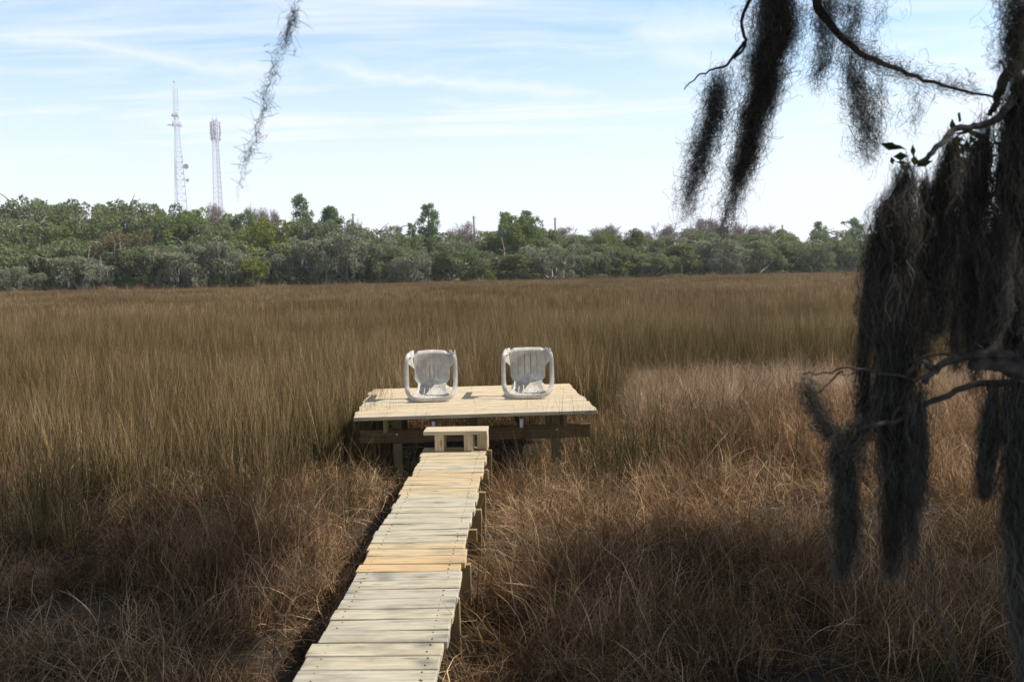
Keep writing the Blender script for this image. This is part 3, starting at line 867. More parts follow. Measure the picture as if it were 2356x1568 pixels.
def tree_meshes(kind, var):
    """unit meshes: about 10 m tall and 10 m wide for broad trees"""
    key = (kind, var)
    if key in TREE: return TREE[key]
    r = random.Random(hash(kind) % 1000 if False else sum(map(ord, kind)) * 7 + var); sd = r.randint(0, 9999)
    parts = []
    if kind in ('oak', 'greyoak', 'green', 'yellow', 'rust'):
        mb, ends = limbs(sd, 10, 3.8, 7, .32)
        lobes = []
        for e in ends: lobes.append((e[0], e[1], min(e[2], 8.8), r.uniform(.6, 1.25)))
        for k in range(44):
            a = r.uniform(0, 6.28); q = 4.0 * math.sqrt(r.random()); zt = 8.9 - .23 * q * q * r.uniform(.7, 1.1)
            lobes.append((q * math.cos(a), q * math.sin(a), max(1.5, zt - r.uniform(0, 1.3) - (r.random() < .35) * r.uniform(0, 4.5)), r.uniform(.45, 1.25)))
        dens = {'oak': 150, 'greyoak': 110, 'green': 150, 'yellow': 150, 'rust': 100}[kind]
        parts.append(('crown', np_mesh('crown', *[leafballs(lobes, dens, .20, sd)[i] for i in (0, 1)], FOL[kind], leafballs(lobes, dens, .20, sd)[2])))
        nm = {'oak': 260, 'greyoak': 900, 'green': 40, 'yellow': 60, 'rust': 220}[kind]
        d = drapes(lobes, nm, sd + 1); parts.append(('hanging_moss', np_mesh('hanging_moss', d[0], d[1], FOL['moss'], d[2])))
    elif kind == 'cedar':
        mb = MB(); mb.tube([(0, 0, -.5), (0.1, 0, 5), (0, 0, 9.5)], [.25, .16, .04], 6, u=(.3, .5))
        lobes = []
        for k in range(46):
            t = r.random() ** .8; a = r.uniform(0, 6.28); q = (1 - t) ** .6 * 2.9 * r.uniform(.5, 1.05)
            lobes.append((q * math.cos(a), q * math.sin(a), .9 + 8.6 * t, r.uniform(.55, 1.05)))
        d = leafballs(lobes, 160, .19, sd, 1.0); parts.append(('crown', np_mesh('crown', d[0], d[1], FOL['cedar'], d[2])))
    elif kind == 'pine':
        mb = MB(); pth = [(0, 0, -.5), (.12, .05, 3), (-.05, 0, 6.5), (.05, .0, 9.6)]
        mb.tube(pth, [.22, .18, .12, .04], 6, u=(.3, .5)); lobes = []
        for k in range(30):
            z0 = r.uniform(4.2, 9.2); a = r.uniform(0, 6.28); L = (1 - abs(z0 - 6.8) / 3.6) * r.uniform(1.0, 2.1) + .3
            e = (math.cos(a) * L, math.sin(a) * L, z0 + r.uniform(.2, .9))
            mb.tube([(0, 0, z0), (e[0] * .5, e[1] * .5, z0 + .1), e], [.07, .05, .02], 4, u=(.6, .5))
            lobes.append((*e, r.uniform(.5, .95)))
            if r.random() < .6: lobes.append((e[0] * .55, e[1] * .55, e[2] + .1, r.uniform(.35, .6)))
        lobes.append((0, 0, 9.5, .7))
        d = leafballs(lobes, 210, .16, sd, .85, .1, 1.2); parts.append(('crown', np_mesh('crown', d[0], d[1], FOL['pine'], d[2])))
    elif kind == 'bare':
        mb = MB(); tw = MB()
        mb.tube([(0, 0, -.5), (.1, 0, 3)], [.2, .15], 6, u=(.6, .5))
        def br(p, d, L, rad, dep):
            e = p + d * L; mid = (p + e) / 2 + Vector((r.gauss(0, .08), r.gauss(0, .08), 0)) * L
            (mb if dep < 2 else tw).tube([p, mid, e], [max(rad, .032), max(rad * .8, .028), max(rad * .55, .02)], 3 if dep > 1 else 5, False, u=(r.random(), .5))
            if dep < 5:
                for _ in range(3 if dep < 4 else 2):
                    nd = (d + Vector((r.gauss(0, .42), r.gauss(0, .42), r.gauss(.10, .22)))).normalized()
                    br(e if r.random() < .6 else mid, nd, L * r.uniform(.6, .85), rad * .58, dep + 1)
        for _ in range(5): br(Vector((.1, 0, 2.6)), Vector((r.gauss(0, .5), r.gauss(0, .5), 1)).normalized(), 2.1, .11, 0)
        ends_ = [tw.V[i] for i in range(0, len(tw.V), 9)]
        lobes = [(*r.choice(ends_), r.uniform(.6, 1.1)) for _ in range(60)]
        d = leafballs(lobes, 110, .17, sd, .9, .05, 2.2)
        d[0].reshape(-1, 4, 3)[:, 1::2] = d[0].reshape(-1, 4, 3)[:, 1::2] * .35 + d[0].reshape(-1, 4, 3).mean(1, keepdims=True) * .65
        base_ = tw.n
        for q4 in d[0].reshape(-1, 4, 3): tw.add([tuple(v) for v in q4], [(0, 1, 2, 3)], (r.random(), .5))
        me = bpy.data.meshes.new('crown'); me.from_pydata(tw.V, [], tw.Fc)
        l = me.uv_layers.new(name='UVMap'); li = np.empty(len(me.loops), np.int32); me.loops.foreach_get('vertex_index', li)
        l.data.foreach_set('uv', np.asarray(tw.U, np.float32)[li].ravel()); me.materials.append(FOL['bare']); parts.append(('crown', me))
    me = bpy.data.meshes.new('trunk'); me.from_pydata(mb.V, [], mb.Fc)
    l = me.uv_layers.new(name='UVMap'); li = np.empty(len(me.loops), np.int32); me.loops.foreach_get('vertex_index', li)
    l.data.foreach_set('uv', np.asarray(mb.U, np.float32)[li].ravel()); me.materials.append(M_FARTRUNK if kind != 'bare' else FOL['bare']); parts.append(('trunk', me))
    co_ = np.concatenate([np.array([q.co.z for q in me_.vertices]) for _, me_ in parts]); TOPZ[key] = float(np.percentile(co_, 99.98))
    TREE[key] = parts
    return parts
NAMES = {'oak': 'live_oak', 'greyoak': 'live_oak', 'green': 'broadleaf_tree', 'yellow': 'broadleaf_tree', 'rust': 'broadleaf_tree', 'cedar': 'cedar_tree', 'pine': 'pine_tree', 'bare': 'bare_tree'}
vcount = {}
def plant(kind, px_, top, wpx, off, label, group='trees along the far edge of the marsh'):
    """a tree whose top stands at that height of the skyline, off metres behind the wood's edge"""
    D = float(edge_dist(px_)) + off
    p = at(px_, top, D); H = p.z
    v = vcount.get(kind, 0); vcount[kind] = v + 1
    parts = tree_meshes(kind, v % 4)
    root = empty(NAMES[kind], (p.x, p.y, 0), label, 'tree', group, rz=random.uniform(0, 6.28))
    unit = {'cedar': 6.2, 'pine': 5.2, 'bare': 7.6}.get(kind, 10.0)
    wd = wpx / F * D / unit * (.85 if kind == 'pine' else 1.08); sh = H / TOPZ[(kind, v % 4)]
    root.scale = (wd, wd, sh)
    for nm, me in parts:
        o = link(nm, me, root)
        if nm == 'hanging_moss': o['kind'] = 'stuff'
    return root
T = [
 # front row: kind, x, top y, width, metres behind the edge, label
 ('greyoak', 30, 612, 110, 2, 'small rounded grey green tree lowest at the far left end of the treeline'),
 ('cedar', 95, 575, 120, 7, 'dark olive shrubby tree second from the left end of the treeline front'),
 ('greyoak', 185, 585, 150, 3, 'pale grey mossy tree whose low crown leans over the marsh, left part of treeline'),
 ('rust', 275, 528, 160, 8, 'rusty orange leaved tree with dark trunk at the marsh edge left of the two towers'),
 ('oak', 350, 560, 150, 6, 'green grey live oak with moss streamers just right of the rusty leaved tree'),
 ('greyoak', 430, 560, 150, 4, 'broad live oak curtained with grey moss below the tallest tower'),
 ('greyoak', 510, 545, 140, 5, 'grey moss covered live oak below the shorter tower'),
 ('yellow', 585, 590, 80, 2, 'low yellowish shrub tree at the marsh edge right of the shorter tower'),
 ('greyoak', 640, 565, 120, 6, 'silvery live oak in front of the tall yellow green tree'),
 ('greyoak', 720, 545, 130, 5, 'leaning grey live oak below the left of the paired round pines'),
 ('greyoak', 800, 535, 160, 4, 'wide silver grey live oak with bare twigs left of the treeline centre'),
 ('oak', 880, 560, 120, 4, 'small olive live oak between the silver grey oak and the lone pine'),
 ('greyoak', 945, 570, 110, 2, 'low grey green tree at the marsh edge below the lone tall pine'),
 ('oak', 1035, 552, 140, 5, 'rounded grey green live oak just right of the lone tall pine'),
 ('cedar', 1110, 600, 90, 4, 'low dark cedar at the marsh edge left of the big central tree'),
 ('cedar', 1185, 585, 120, 3, 'dark bushy cedar in front of the big central green tree'),
 ('greyoak', 1268, 560, 150, 3, 'rounded pale sage live oak right of the big central tree'),
 ('oak', 1370, 560, 120, 5, 'sage green live oak above the right chair'),
 ('cedar', 1440, 570, 110, 4, 'yellow olive cedar right of the sage live oak'),
 ('oak', 1500, 580, 110, 2, 'small grey green tree at the marsh edge, centre right of the treeline'),
 ('cedar', 1565, 560, 130, 4, 'pointed dark olive cedar below the tip of the left hanging moss'),
 ('greyoak', 1660, 545, 150, 5, 'grey live oak directly below the tip of the largest hanging moss'),
 ('greyoak', 1690, 600, 60, 2, 'little light grey tree at the marsh edge under the grey live oak'),
 ('oak', 1745, 550, 120, 4, 'rounded grey green live oak right of the largest hanging moss tip'),
 ('cedar', 1800, 560, 110, 5, 'olive cedar between the two rounded right hand live oaks'),
 ('oak', 1870, 555, 120, 4, 'rounded live oak left of the near dark moss curtain'),
 ('oak', 1950, 550, 130, 5, 'live oak partly hidden by the left edge of the near moss curtain'),
 ('oak', 2070, 555, 150, 5, 'live oak behind the near moss curtain, left of its gap'),
 ('greyoak', 2190, 560, 150, 4, 'pale live oak seen through the gap in the near moss curtain'),
 ('cedar', 2310, 550, 150, 6, 'dark cedar behind the right end of the near moss curtain'),
 # middle row
 ('oak', 20, 505, 190, 16, 'tall grey green live oak at the left frame edge, halfway up the bank of trees'),
 ('green', 150, 505, 150, 18, 'mid green tree behind the leaning grey tree, left part of the treeline'),
 ('oak', 235, 490, 160, 20, 'olive live oak rising behind the rusty leaved tree'),
 ('oak', 335, 495, 150, 18, 'grey green live oak in the middle of the bank left of the tallest tower'),
 ('green', 420, 490, 130, 16, 'bright green tree just below and right of the tallest tower foot'),
 ('oak', 490, 505, 140, 16, 'live oak in the middle of the bank under the shorter tower'),
 ('yellow', 610, 495, 125, 11, 'tall yellow green tree, the brightest of the treeline, right of the towers'),
 ('oak', 700, 500, 110, 16, 'grey green live oak at the foot of the paired round pines'),
 ('greyoak', 765, 505, 130, 14, 'grey twiggy tree under the right of the paired round pines'),
 ('oak', 860, 518, 140, 16, 'flat topped live oak on the skyline left of the lone tall pine'),
 ('oak', 930, 535, 120, 13, 'sage live oak on the skyline below the lone tall pine, left side'),
 ('oak', 1020, 535, 120, 16, 'low live oak on the skyline right of the lone tall pine'),
 ('green', 1190, 492, 130, 12, 'big dark green spreading tree on the skyline near the centre'),
 ('green', 1130, 528, 80, 14, 'round dark green tree joined to the left of the big central tree'),
 ('oak', 1250, 522, 110, 18, 'live oak at the right shoulder of the big central tree'),
 ('oak', 1330, 537, 120, 18, 'low live oak on the skyline right of the second utility pole'),
 ('green', 1400, 528, 110, 16, 'dark green tree with two knobs on the skyline, centre right'),
 ('cedar', 1460, 525, 100, 14, 'pointed green cedar on the skyline, centre right'),
 ('oak', 1530, 540, 120, 15, 'olive live oak on the skyline before the pinkish bare trees'),
 ('oak', 1620, 528, 120, 16, 'grey green live oak on the skyline between the hanging moss tips'),
 ('oak', 1720, 535, 130, 18, 'live oak on the skyline right of the largest hanging moss tip'),
 ('green', 1800, 532, 110, 17, 'green tree on the skyline below the small far chimney pole'),
 ('oak', 1900, 528, 130, 17, 'live oak on the skyline left of the near moss curtain'),
 ('oak', 2030, 525, 150, 18, 'live oak top hidden mostly by the near moss curtain'),
 ('oak', 2170, 530, 150, 18, 'live oak high in the gap of the near moss curtain'),
 ('oak', 2320, 525, 150, 18, 'live oak top behind the right part of the near moss curtain'),
 # back row on the left, where the wood stands highest
 ('oak', -40, 448, 170, 34, 'highest live oak at the left frame edge of the skyline'),
 ('oak', 60, 450, 150, 36, 'second live oak from the left on the skyline'),
 ('oak', 150, 458, 150, 34, 'third live oak from the left on the skyline'),
 ('oak', 250, 460, 150, 36, 'live oak on the skyline midway between the left edge and the tallest tower'),
 ('oak', 345, 462, 140, 34, 'live oak on the skyline just left of the tallest tower'),
 ('green', 440, 478, 130, 34, 'green tree on the skyline between the two towers'),
 ('oak', 530, 490, 140, 34, 'live oak on the skyline at the foot of the shorter tower'),
 # pines
 ('pine', 690, 443, 84, 26, 'tall open crowned pine, left of the pair standing above the skyline'),
 ('pine', 762, 472, 76, 28, 'rounder lower pine, right of the pair standing above the skyline'),
 ('pine', 984, 466, 70, 24, 'lone tall pine standing high above the skyline left of centre'),
 ('pine', 945, 512, 40, 25, 'small thin pine top just left of the lone tall pine'),
 ('pine', 565, 480, 60, 30, 'small dark pine top on the skyline right of the shorter tower'),
 ('pine', 1165, 486, 66, 20, 'pine top rising from the left of the big central tree'),
 ('pine', 1215, 482, 70, 20, 'pine top rising from the right of the big central tree'),
 ('pine', 1885, 508, 60, 40, 'thin open pine on the skyline left of the near moss curtain'),
 ('pine', 1962, 500, 80, 40, 'flat topped pine on the skyline touching the near moss curtain'),
 ('pine', 1800, 526, 60, 50, 'dark round pine top beside the small far chimney pole'),
 ('pine', 1760, 528, 50, 50, 'small dark pine top left of the far chimney pole'),
 # bare trees
 ('bare', 480, 463, 70, 44, 'pale bare tree on the skyline between the two towers'),
 ('bare', 605, 470, 80, 40, 'pale bare tree on the skyline right of the shorter tower'),
 ('bare', 820, 505, 80, 40, 'bare twiggy tree on the skyline beside the first utility pole'),
 ('bare', 1075, 508, 110, 44, 'bare pinkish tree on the skyline beside the second utility pole'),
 ('bare', 1300, 520, 100, 44, 'bare tree on the skyline beside the third utility pole'),
 ('bare', 1425, 515, 110, 44, 'bare grey tree on the skyline, first right of the third utility pole'),
 ('bare', 1515, 512, 110, 44, 'rounded bare grey tree on the skyline before the left moss tip'),
 ('bare', 1600, 505, 100, 42, 'bare tree on the skyline just left of the largest moss tip'),
 ('bare', 1655, 496, 100, 42, 'highest bare tree on the skyline right at the largest moss tip'),
 ('bare', 1735, 516, 100, 46, 'bare pinkish tree on the skyline right of the largest moss tip'),
 ('bare', 1360, 522, 90, 48, 'thin bare tree on the skyline above the right chair'),
 ('bare', 905, 518, 80, 44, 'faint bare tree on the skyline left of the lone tall pine'),
]
for t in T: plant(*t)
m, b = M('dead_wood'); M_DEAD = fin(m, b, principled(b, b.ramp(b.noise(b.n('ShaderNodeNewGeometry').outputs['Position'], 2.0, 4), [(.35, (.26, .23, .20)), (.65, (.48, .45, .40))]), .9))
m, b = M('red_bark'); M_REDB = fin(m, b, principled(b, b.ramp(b.noise(b.n('ShaderNodeNewGeometry').outputs['Position'], 2.0, 4), [(.35, (.30, .17, .12)), (.65, (.52, .38, .32))]), .9))
for px_, y0_, y1_, off_, mt, lab in ((200, 568, 640, 3.5, M_DEAD, 'pale dead snag standing before the rusty tree, left part of the treeline'), (1160, 545, 640, 4.5, M_REDB, 'bare reddish broken trunk before the big central tree'),
                                     (232, 588, 640, 3.5, M_DEAD, 'short leaning dead snag right of the pale tall snag'), (748, 548, 640, 4, M_DEAD, 'slanting bleached dead tree below the right of the paired pines')):
    D = float(edge_dist(px_)) + off_; p = at(px_, y0_, D); root = empty('dead_tree', (p.x, p.y, 0), lab, 'dead tree', 'dead trees at the far marsh edge')
    mb = MB(); h = p.z; ln_ = random.uniform(-.5, .5)
    mb.tube([(0, 0, -.3), (ln_ * .3, 0, h * .4), (ln_ * .1, 0, h * .75), (ln_, 0, h)], [.12, .10, .075, .035], 6); mb.build('trunk', mt, root)
    for k in range(3):
        mb = MB(); z_ = h * random.uniform(.45, .85); a_ = random.choice((-1, 1)) * random.uniform(.7, 1.6)
        mb.tube([(0, 0, z_), (a_ * .5, -.2, z_ + .35), (a_, -.3, z_ + random.uniform(.2, 1.0))], [.05, .04, .02], 5); mb.build('limb', mt, root)
# the wood behind and the dark undergrowth at its foot: masses nobody could count
lob = []
r_ = random.Random(5)
for k in range(520):
    px_ = r_.uniform(-350, 2650); off = r_.uniform(12, 46)
    top = np.interp(px_, [-300, 0, 350, 600, 700, 900, 1200, 1500, 2000, 2700], [470, 478, 490, 520, 535, 550, 548, 552, 550, 550]) + r_.uniform(0, 30)
    D = float(edge_dist(px_)) + off; p = at(px_, top, D)
    lob.append((p.x, p.y, p.z * r_.choice((1, .8, .6, .4, .3)) - .8, r_.uniform(1.6, 2.6)))
for k in range(900):
    px_ = r_.uniform(-350, 2650); off = r_.uniform(5, 16)
    top = np.interp(px_, [-300, 0, 350, 600, 700, 900, 1200, 1500, 2000, 2700], [560, 560, 560, 560, 565, 570, 575, 575, 575, 575]) + r_.uniform(0, 30)
    D = float(edge_dist(px_)) + off; p = at(px_, top, D)
    lob.append((p.x, p.y, p.z * r_.choice((1, .8, .6, .4)) - .6, r_.uniform(1.0, 1.8)))
d = leafballs(lob, 80, .24, 77); tag(link('woodland', np_mesh('woodland', d[0], d[1], FOL['oak'], d[2])), 'deep mass of woodland filling in behind the front trees', kind='stuff')
lob = []
for k in range(900):
    px_ = -400 + 3100 * (k + r_.random()) / 900; off = r_.uniform(3, 12)
    D = float(edge_dist(px_)) + off; p = at(px_, 640, D); lob.append((p.x, p.y, r_.uniform(.6, 2.2), r_.uniform(.5, 1.2)))
d = leafballs(lob, 60, .26, 78); tag(link('undergrowth', np_mesh('undergrowth', d[0], d[1], FOL['green'], d[2])), 'low green brush at the foot of the far trees', kind='stuff')
mb_ = []
for k in range(900):
    px_ = -350 + 3000 * r_.random(); D = float(edge_dist(px_)) + r_.uniform(0, 3); p = at(px_, 640, D)
    mb_.append((p.x, p.y))
mb_ = np.array(mb_)
scatter('edge_reeds', [blades(60, .9, 1.0, 1.7, .03, 2, .15, .2, 120 + i, flop=.25) for i in range(3)], M_LOW, np.stack([mb_[:, 0], mb_[:, 1], 0 * mb_[:, 0]], 1),
        rng.uniform(0, 6.28, len(mb_)), np.stack([np.ones(len(mb_))] * 2 + [rng.uniform(.6, 1.1, len(mb_))], 1), 'pale dry reeds along the foot of the far woods')

# ------------------------------------------------------------------ towers
def lattice(px_, top_y, base_y, D, wt, wb, lean_px, kind, label):
    p = at(px_, top_y, D); base = Vector((at(px_ + lean_px, base_y, D).x, D, 0))
    Ht = p.z
    root = empty('radio_tower', (base.x, base.y, 0), label, 'radio tower', 'radio towers behind the woods', rz=R(12 if kind else 38))
    rt, rb = wt / F * D / 1.73, wb / F * D / 1.73
    def rad(z):
        t = z / Ht
        if kind == 0: return rt + (rb - rt) * max(0, (1 - t / .78)) ** 1.0 if t < .78 else rt
        return rt + (rb - rt) * (1 - t)
    def pt(k, z): a = R(90 + 120 * k); return Vector((rad(z) * math.cos(a), rad(z) * math.sin(a), z))
    zs = [0, Ht * .4, Ht * .78, Ht]
    lr = .20 if kind else .13
    for k in range(3):
        mb = MB(); mb.tube([pt(k, z) for z in zs], [lr * 1.15, lr, lr * .8, lr * .6], 6); mb.build('leg', M_TOWER, root)
    mb = MB(); z = 1.0
    while z < Ht - 1:
        dz = max(1.4, rad(z) * 1.15)
        for k in range(3):
            mb.tube([pt(k, z), pt((k + 1) % 3, z)], .05, 4, False)
            mb.tube([pt(k, z), pt((k + 1) % 3, min(z + dz, Ht))], .04, 4, False)
            mb.tube([pt((k + 1) % 3, z), pt(k, min(z + dz, Ht))], .04, 4, False)
        z += dz
    mb.build('bracing', M_TOWER, root)
    def platform(z, r_, na, ah):
        mb = MB()
        ring = [Vector((r_ * math.cos(R(30 + 120 * k)), r_ * math.sin(R(30 + 120 * k)), z)) for k in range(3)]
        for k in range(3):
            mb.tube([ring[k], ring[(k + 1) % 3]], .10, 5); mb.tube([pt(k, z), ring[k]], .07, 4); mb.tube([pt(k, z), ring[k - 1]], .07, 4)
        mb.build('antenna_frame', M_TOWER, root)
        for k in range(3):
            for j in range(na):
                t = (j + .5) / na; q = ring[k].lerp(ring[(k + 1) % 3], t) * 1.04
                a = math.atan2(q.y, q.x)
                m2 = MB(); m2.box((q.x, q.y, z + .2), (.22, .42, ah), Matrix.Rotation(a, 3, 'Z'), (0, 0), .03); m2.build('antenna', M_ANT, root)
    def dish(k, z, r_, side):
        c = pt(k, z) + Vector((side * .9, -.3, 0)); m2 = MB()
        pts = []; n = 12
        m2.tube([c + Vector((0, .35, 0)), c + Vector((0, .1, 0)), c, c - Vector((0, .25, 0))], [r_ * .3, r_ * .85, r_, r_ * .96], n)
        m2.tube([c, pt(k, z)], .07, 4); m2.build('dish', M_ANT, root)
    if kind == 0:
        mb = MB(); mb.tube([(0, 0, Ht - 1), (0, 0, Ht + 1.5)], [.08, .05], 5); mb.build('mast_tip', M_TOWER, root)
        mb = MB(); mb.tube([(0, 0, Ht + 1.4), (0, 0, Ht + 1.8), (0, 0, Ht + 2.2)], [.3, .35, .15], 8); mb.build('beacon', M_ANT, root)
        hh = lambda y_: at(px_, y_, D).z
        platform(hh(288), 3.0, 1, 1.9); platform(hh(266), 1.6, 2, 1.3)
        kx = max(range(3), key=lambda k: (root.matrix_basis.to_3x3() @ Matrix.Rotation(root.rotation_euler.z, 3, 'Z') @ pt(k, 5)).x)
        dish(kx, hh(383), .9, 1); dish(kx, hh(415), .6, 1)
    else:
        hh = lambda y_: at(px_, y_, D).z
        platform(hh(288), 2.1, 3, 2.3); platform(hh(303), 2.2, 3, 2.3); platform(hh(318), 2.0, 3, 2.0)
        for q in (-.7, .5):
            mb = MB(); mb.tube([(q, .2, Ht - 1), (q, .2, Ht + 2)], .06, 5); mb.build('whip_antenna', M_TOWER, root)
    return root
lattice(399, 200, 474, 330, 11, 44, 15, 0, 'tallest lattice tower, slim topped with dishes low on its right leg, left above the woods')
lattice(491, 272, 480, 330, 11, 26, 12, 1, 'shorter lattice tower crowned with rows of panel antennas, right of the tallest tower')
for px_, top, D, lab in ((812, 491, 215, 'thin grey utility pole on the skyline right of the paired pines'), (1090, 497, 215, 'utility pole on the skyline right of the lone pine'),
                         (1277, 501, 215, 'utility pole on the skyline right of the big central tree'), (1800, 517, 240, 'small far pole on the skyline above dark round pines')):
    p = at(px_, top, D); root = empty('utility_pole', (p.x, p.y, 0), lab, 'utility pole', 'utility poles behind the woods')
    mb = MB(); mb.tube([(0, 0, -.5), (0, 0, p.z)], [.26, .2], 8); mb.build('pole', M_UTIL, root)
    mb = MB(); mb.box((0, 0, p.z - .35), (1.5, .12, .14), Matrix.Rotation(R(60), 3, 'Z')); mb.build('crossarm', M_UTIL, root)

# ------------------------------------------------------------------ near oak
def P(px_, py_, D): return at(px_, py_, D)
oak = empty('live_oak', (3.7, 1.3, .3), 'overhanging live oak whose dark mossy branches reach in from the right and top', 'tree')
tr = MB()
trunk_pts = [(3.7, 1.3, -.2), (3.65, 1.3, .9), (3.75, 1.45, 1.8), (3.6, 1.6, 2.8), (3.5, 1.7, 3.8), (3.3, 1.9, 5.2), (3.0, 2.2, 6.4)]
def rel(p): return Vector(p) - Vector((3.7, 1.3, .3))
def branch(mb, pts, r0, r1, sm=4, n=7, jit=.0):
    q = smoothpath([rel(p) for p in pts], sm); L = len(q); ex = .8
    for i in range(1, L - 1): q[i] += Vector((random.gauss(0, jit), random.gauss(0, jit), random.gauss(0, jit)))
    mb.tube(q, [r0 + (r1 - r0) * (i / (L - 1)) ** .6 for i in range(L)], n, u=(random.random(), .5))
tr.tube(smoothpath([rel(p) for p in trunk_pts], 4), [.34, .30, .28, .27, .26, .25, .24, .24, .23, .22, .22, .21, .21, .2, .19, .18, .17, .16, .15, .14, .13, .12, .11, .10, .09][:25], 12, u=(.3, .5))
tr.build('trunk', M_BARK, oak, True)
br_ = MB()
branch(br_, [(3.6, 1.6, 3.0), (2.8, 2.4, 3.9), (2.2, 2.9, 4.0), P(1900, -160, 3.1), P(1880, 0, 3.0), P(1905, 50, 3.0), P(1960, 108, 2.95), P(2050, 155, 2.9), P(2150, 190, 2.8), P(2290, 225, 2.6)], .034, .0028, 5, jit=.003)
branch(br_, [P(1880, -90, 3.0), P(1780, -60, 3.0), P(1730, -10, 3.0), P(1707, 50, 3.0), P(1715, 100, 3.0), P(1690, 135, 3.0)], .009, .004, 5, jit=.002)
branch(br_, [P(1712, 98, 3.0), P(1672, 148, 2.98), P(1640, 160, 2.96), P(1600, 180, 2.95), P(1575, 206, 2.95)], .006, .0018, 5, jit=.002)
branch(br_, [(3.6, 1.6, 2.8), (2.4, 2.0, 3.0), P(2440, 20, 2.5), P(2356, 140, 2.5), P(2310, 180, 2.5), P(2290, 240, 2.5), P(2272, 262, 2.5)], .05, .005, 5, jit=.003)
branch(br_, [P(2400, 150, 2.5), P(2340, 215, 2.45), P(2300, 270, 2.4), P(2250, 291, 2.4), P(2200, 298, 2.35), P(2150, 350, 2.3), P(2110, 378, 2.3)], .014, .006, 5, jit=.002)
branch(br_, [P(2320, 175, 2.5), P(2308, 150, 2.5), P(2300, 140, 2.5)], .004, .002, 3)
branch(br_, [(3.65, 1.3, 1.75), (2.4, 1.9, 1.85), P(2500, 828, 2.2), P(2356, 846, 2.2), P(2300, 842, 2.2), P(2235, 838, 2.2)], .06, .012, 5, jit=.003)
branch(br_, [P(2360, 830, 2.22), P(2280, 812, 2.2), P(2215, 823, 2.2), P(2160, 842, 2.2), P(2135, 868, 2.2), P(2128, 880, 2.2)], .014, .006, 5, jit=.003)
branch(br_, [P(2150, 845, 2.2), P(2120, 832, 2.2), P(2098, 850, 2.2), P(2086, 868, 2.2)], .008, .004, 4, jit=.002)
branch(br_, [P(2215, 823, 2.2), P(2180, 815, 2.2), P(2130, 817, 2.2), P(2085, 838, 2.2)], .005, .002, 4, jit=.002)
branch(br_, [P(2135, 868, 2.2), P(2105, 872, 2.2), P(2080, 868, 2.2), P(1970, 846, 2.2), P(1900, 857, 2.2), P(1846, 861, 2.2)], .006, .0018, 5, jit=.002)
branch(br_, [P(1940, 855, 2.2), P(1925, 859, 2.2), P(1915, 875, 2.2), P(1900, 887, 2.2), P(1884, 905, 2.2)], .003, .0013, 4, jit=.001)
branch(br_, [P(1970, 855, 2.2), P(1950, 862, 2.2), P(1925, 861, 2.2)], .002, .001, 4, jit=.001)
branch(br_, [P(2400, 905, 2.2), P(2300, 880, 2.25), P(2200, 900, 2.2), P(2080, 960, 2.2), P(1960, 985, 2.15), P(1905, 1012, 2.15)], .012, .004, 5, jit=.003)
branch(br_, [P(2260, 800, 2.2), P(2240, 785, 2.2)], .003, .0015, 2)
branch(br_, [P(2340, 770, 2.2), P(2356, 745, 2.2), P(2400, 720, 2.2)], .003, .006, 3)
branch(br_, [(3.3, 1.9, 5.2), (1.6, 2.6, 5.4), (0.2, 2.9, 4.6), (-.9, 2.7, 3.9), P(700, -110, 2.4)], .09, .010, 5, jit=.01)
branch(br_, [(3.3, 1.9, 5.0), (2.0, 4.5, 6.6), (.5, 6.0, 7.4), (-1.5, 7.0, 7.6)], .11, .03, 5, jit=.02)
branch(br_, [(3.3, 1.9, 5.4), (3.6, 4.0, 6.6), (3.9, 6.0, 7.3), (4.4, 8.0, 7.6)], .11, .03, 5, jit=.02)
branch(br_, [(3.1, 2.1, 6.0), (1.6, 1.8, 7.4), (0, 1.2, 8.0), (-1.6, .8, 8.0)], .10, .03, 5, jit=.02)
branch(br_, [(3.4, 1.8, 4.6), (5.0, 2.4, 6.0), (6.6, 3.2, 6.8), (8.0, 4.0, 7.2)], .12, .04, 5, jit=.02)
br_.build('branches', M_BARK, oak, True)
# crown: unseen leaf sprays, shaped to shade foreground and moss but not the boards
def leaves(pts, per, spread, size, seed):
    r = np.random.default_rng(seed); pts = np.asarray(pts)
    C = np.repeat(pts, per, 0) + r.normal(0, spread, (len(pts) * per, 3)); n = len(C)
    a = r.normal(0, 1, (n, 3)); a /= np.linalg.norm(a, axis=1)[:, None]; t = r.normal(0, 1, (n, 3)); c = np.cross(a, t); c /= np.linalg.norm(c, axis=1)[:, None]
    S = (size * r.uniform(.6, 1.3, n))[:, None]
    V = np.stack([C - a * S, C - c * S * .38, C + a * S, C + c * S * .38], 1).reshape(-1, 3)
    return V, np.arange(n * 4).reshape(-1, 4), np.stack([np.repeat(r.uniform(0, 1, n), 4), np.full(n * 4, .5)], 1)
r2 = np.random.default_rng(3)
n = 17000
cx = r2.uniform(-2.5, 9.5, n); cy = r2.uniform(-2.0, 9.5, n); cz = r2.uniform(3.4, 9.0, n)
tx = cx - SUNV.x / SUNV.z * (cz - .3); ty = cy - SUNV.y / SUNV.z * (cz - .3)     # where their shade falls
hid = cz > 2.05 + .36 * np.maximum(cy, 0) + 1.15
wu = walk_u(tx, ty)
want = np.where(wu < 0, np.clip((8.2 - ty) / 3.0, 0, 1) * 1.0, np.clip((7.3 - ty) / 2.6, 0, 1) * 1.0) * (np.abs(wu) > .9)      # bottom of the picture
want = np.maximum(want, .25 * (tx < -2.2) * (ty < 8.2))
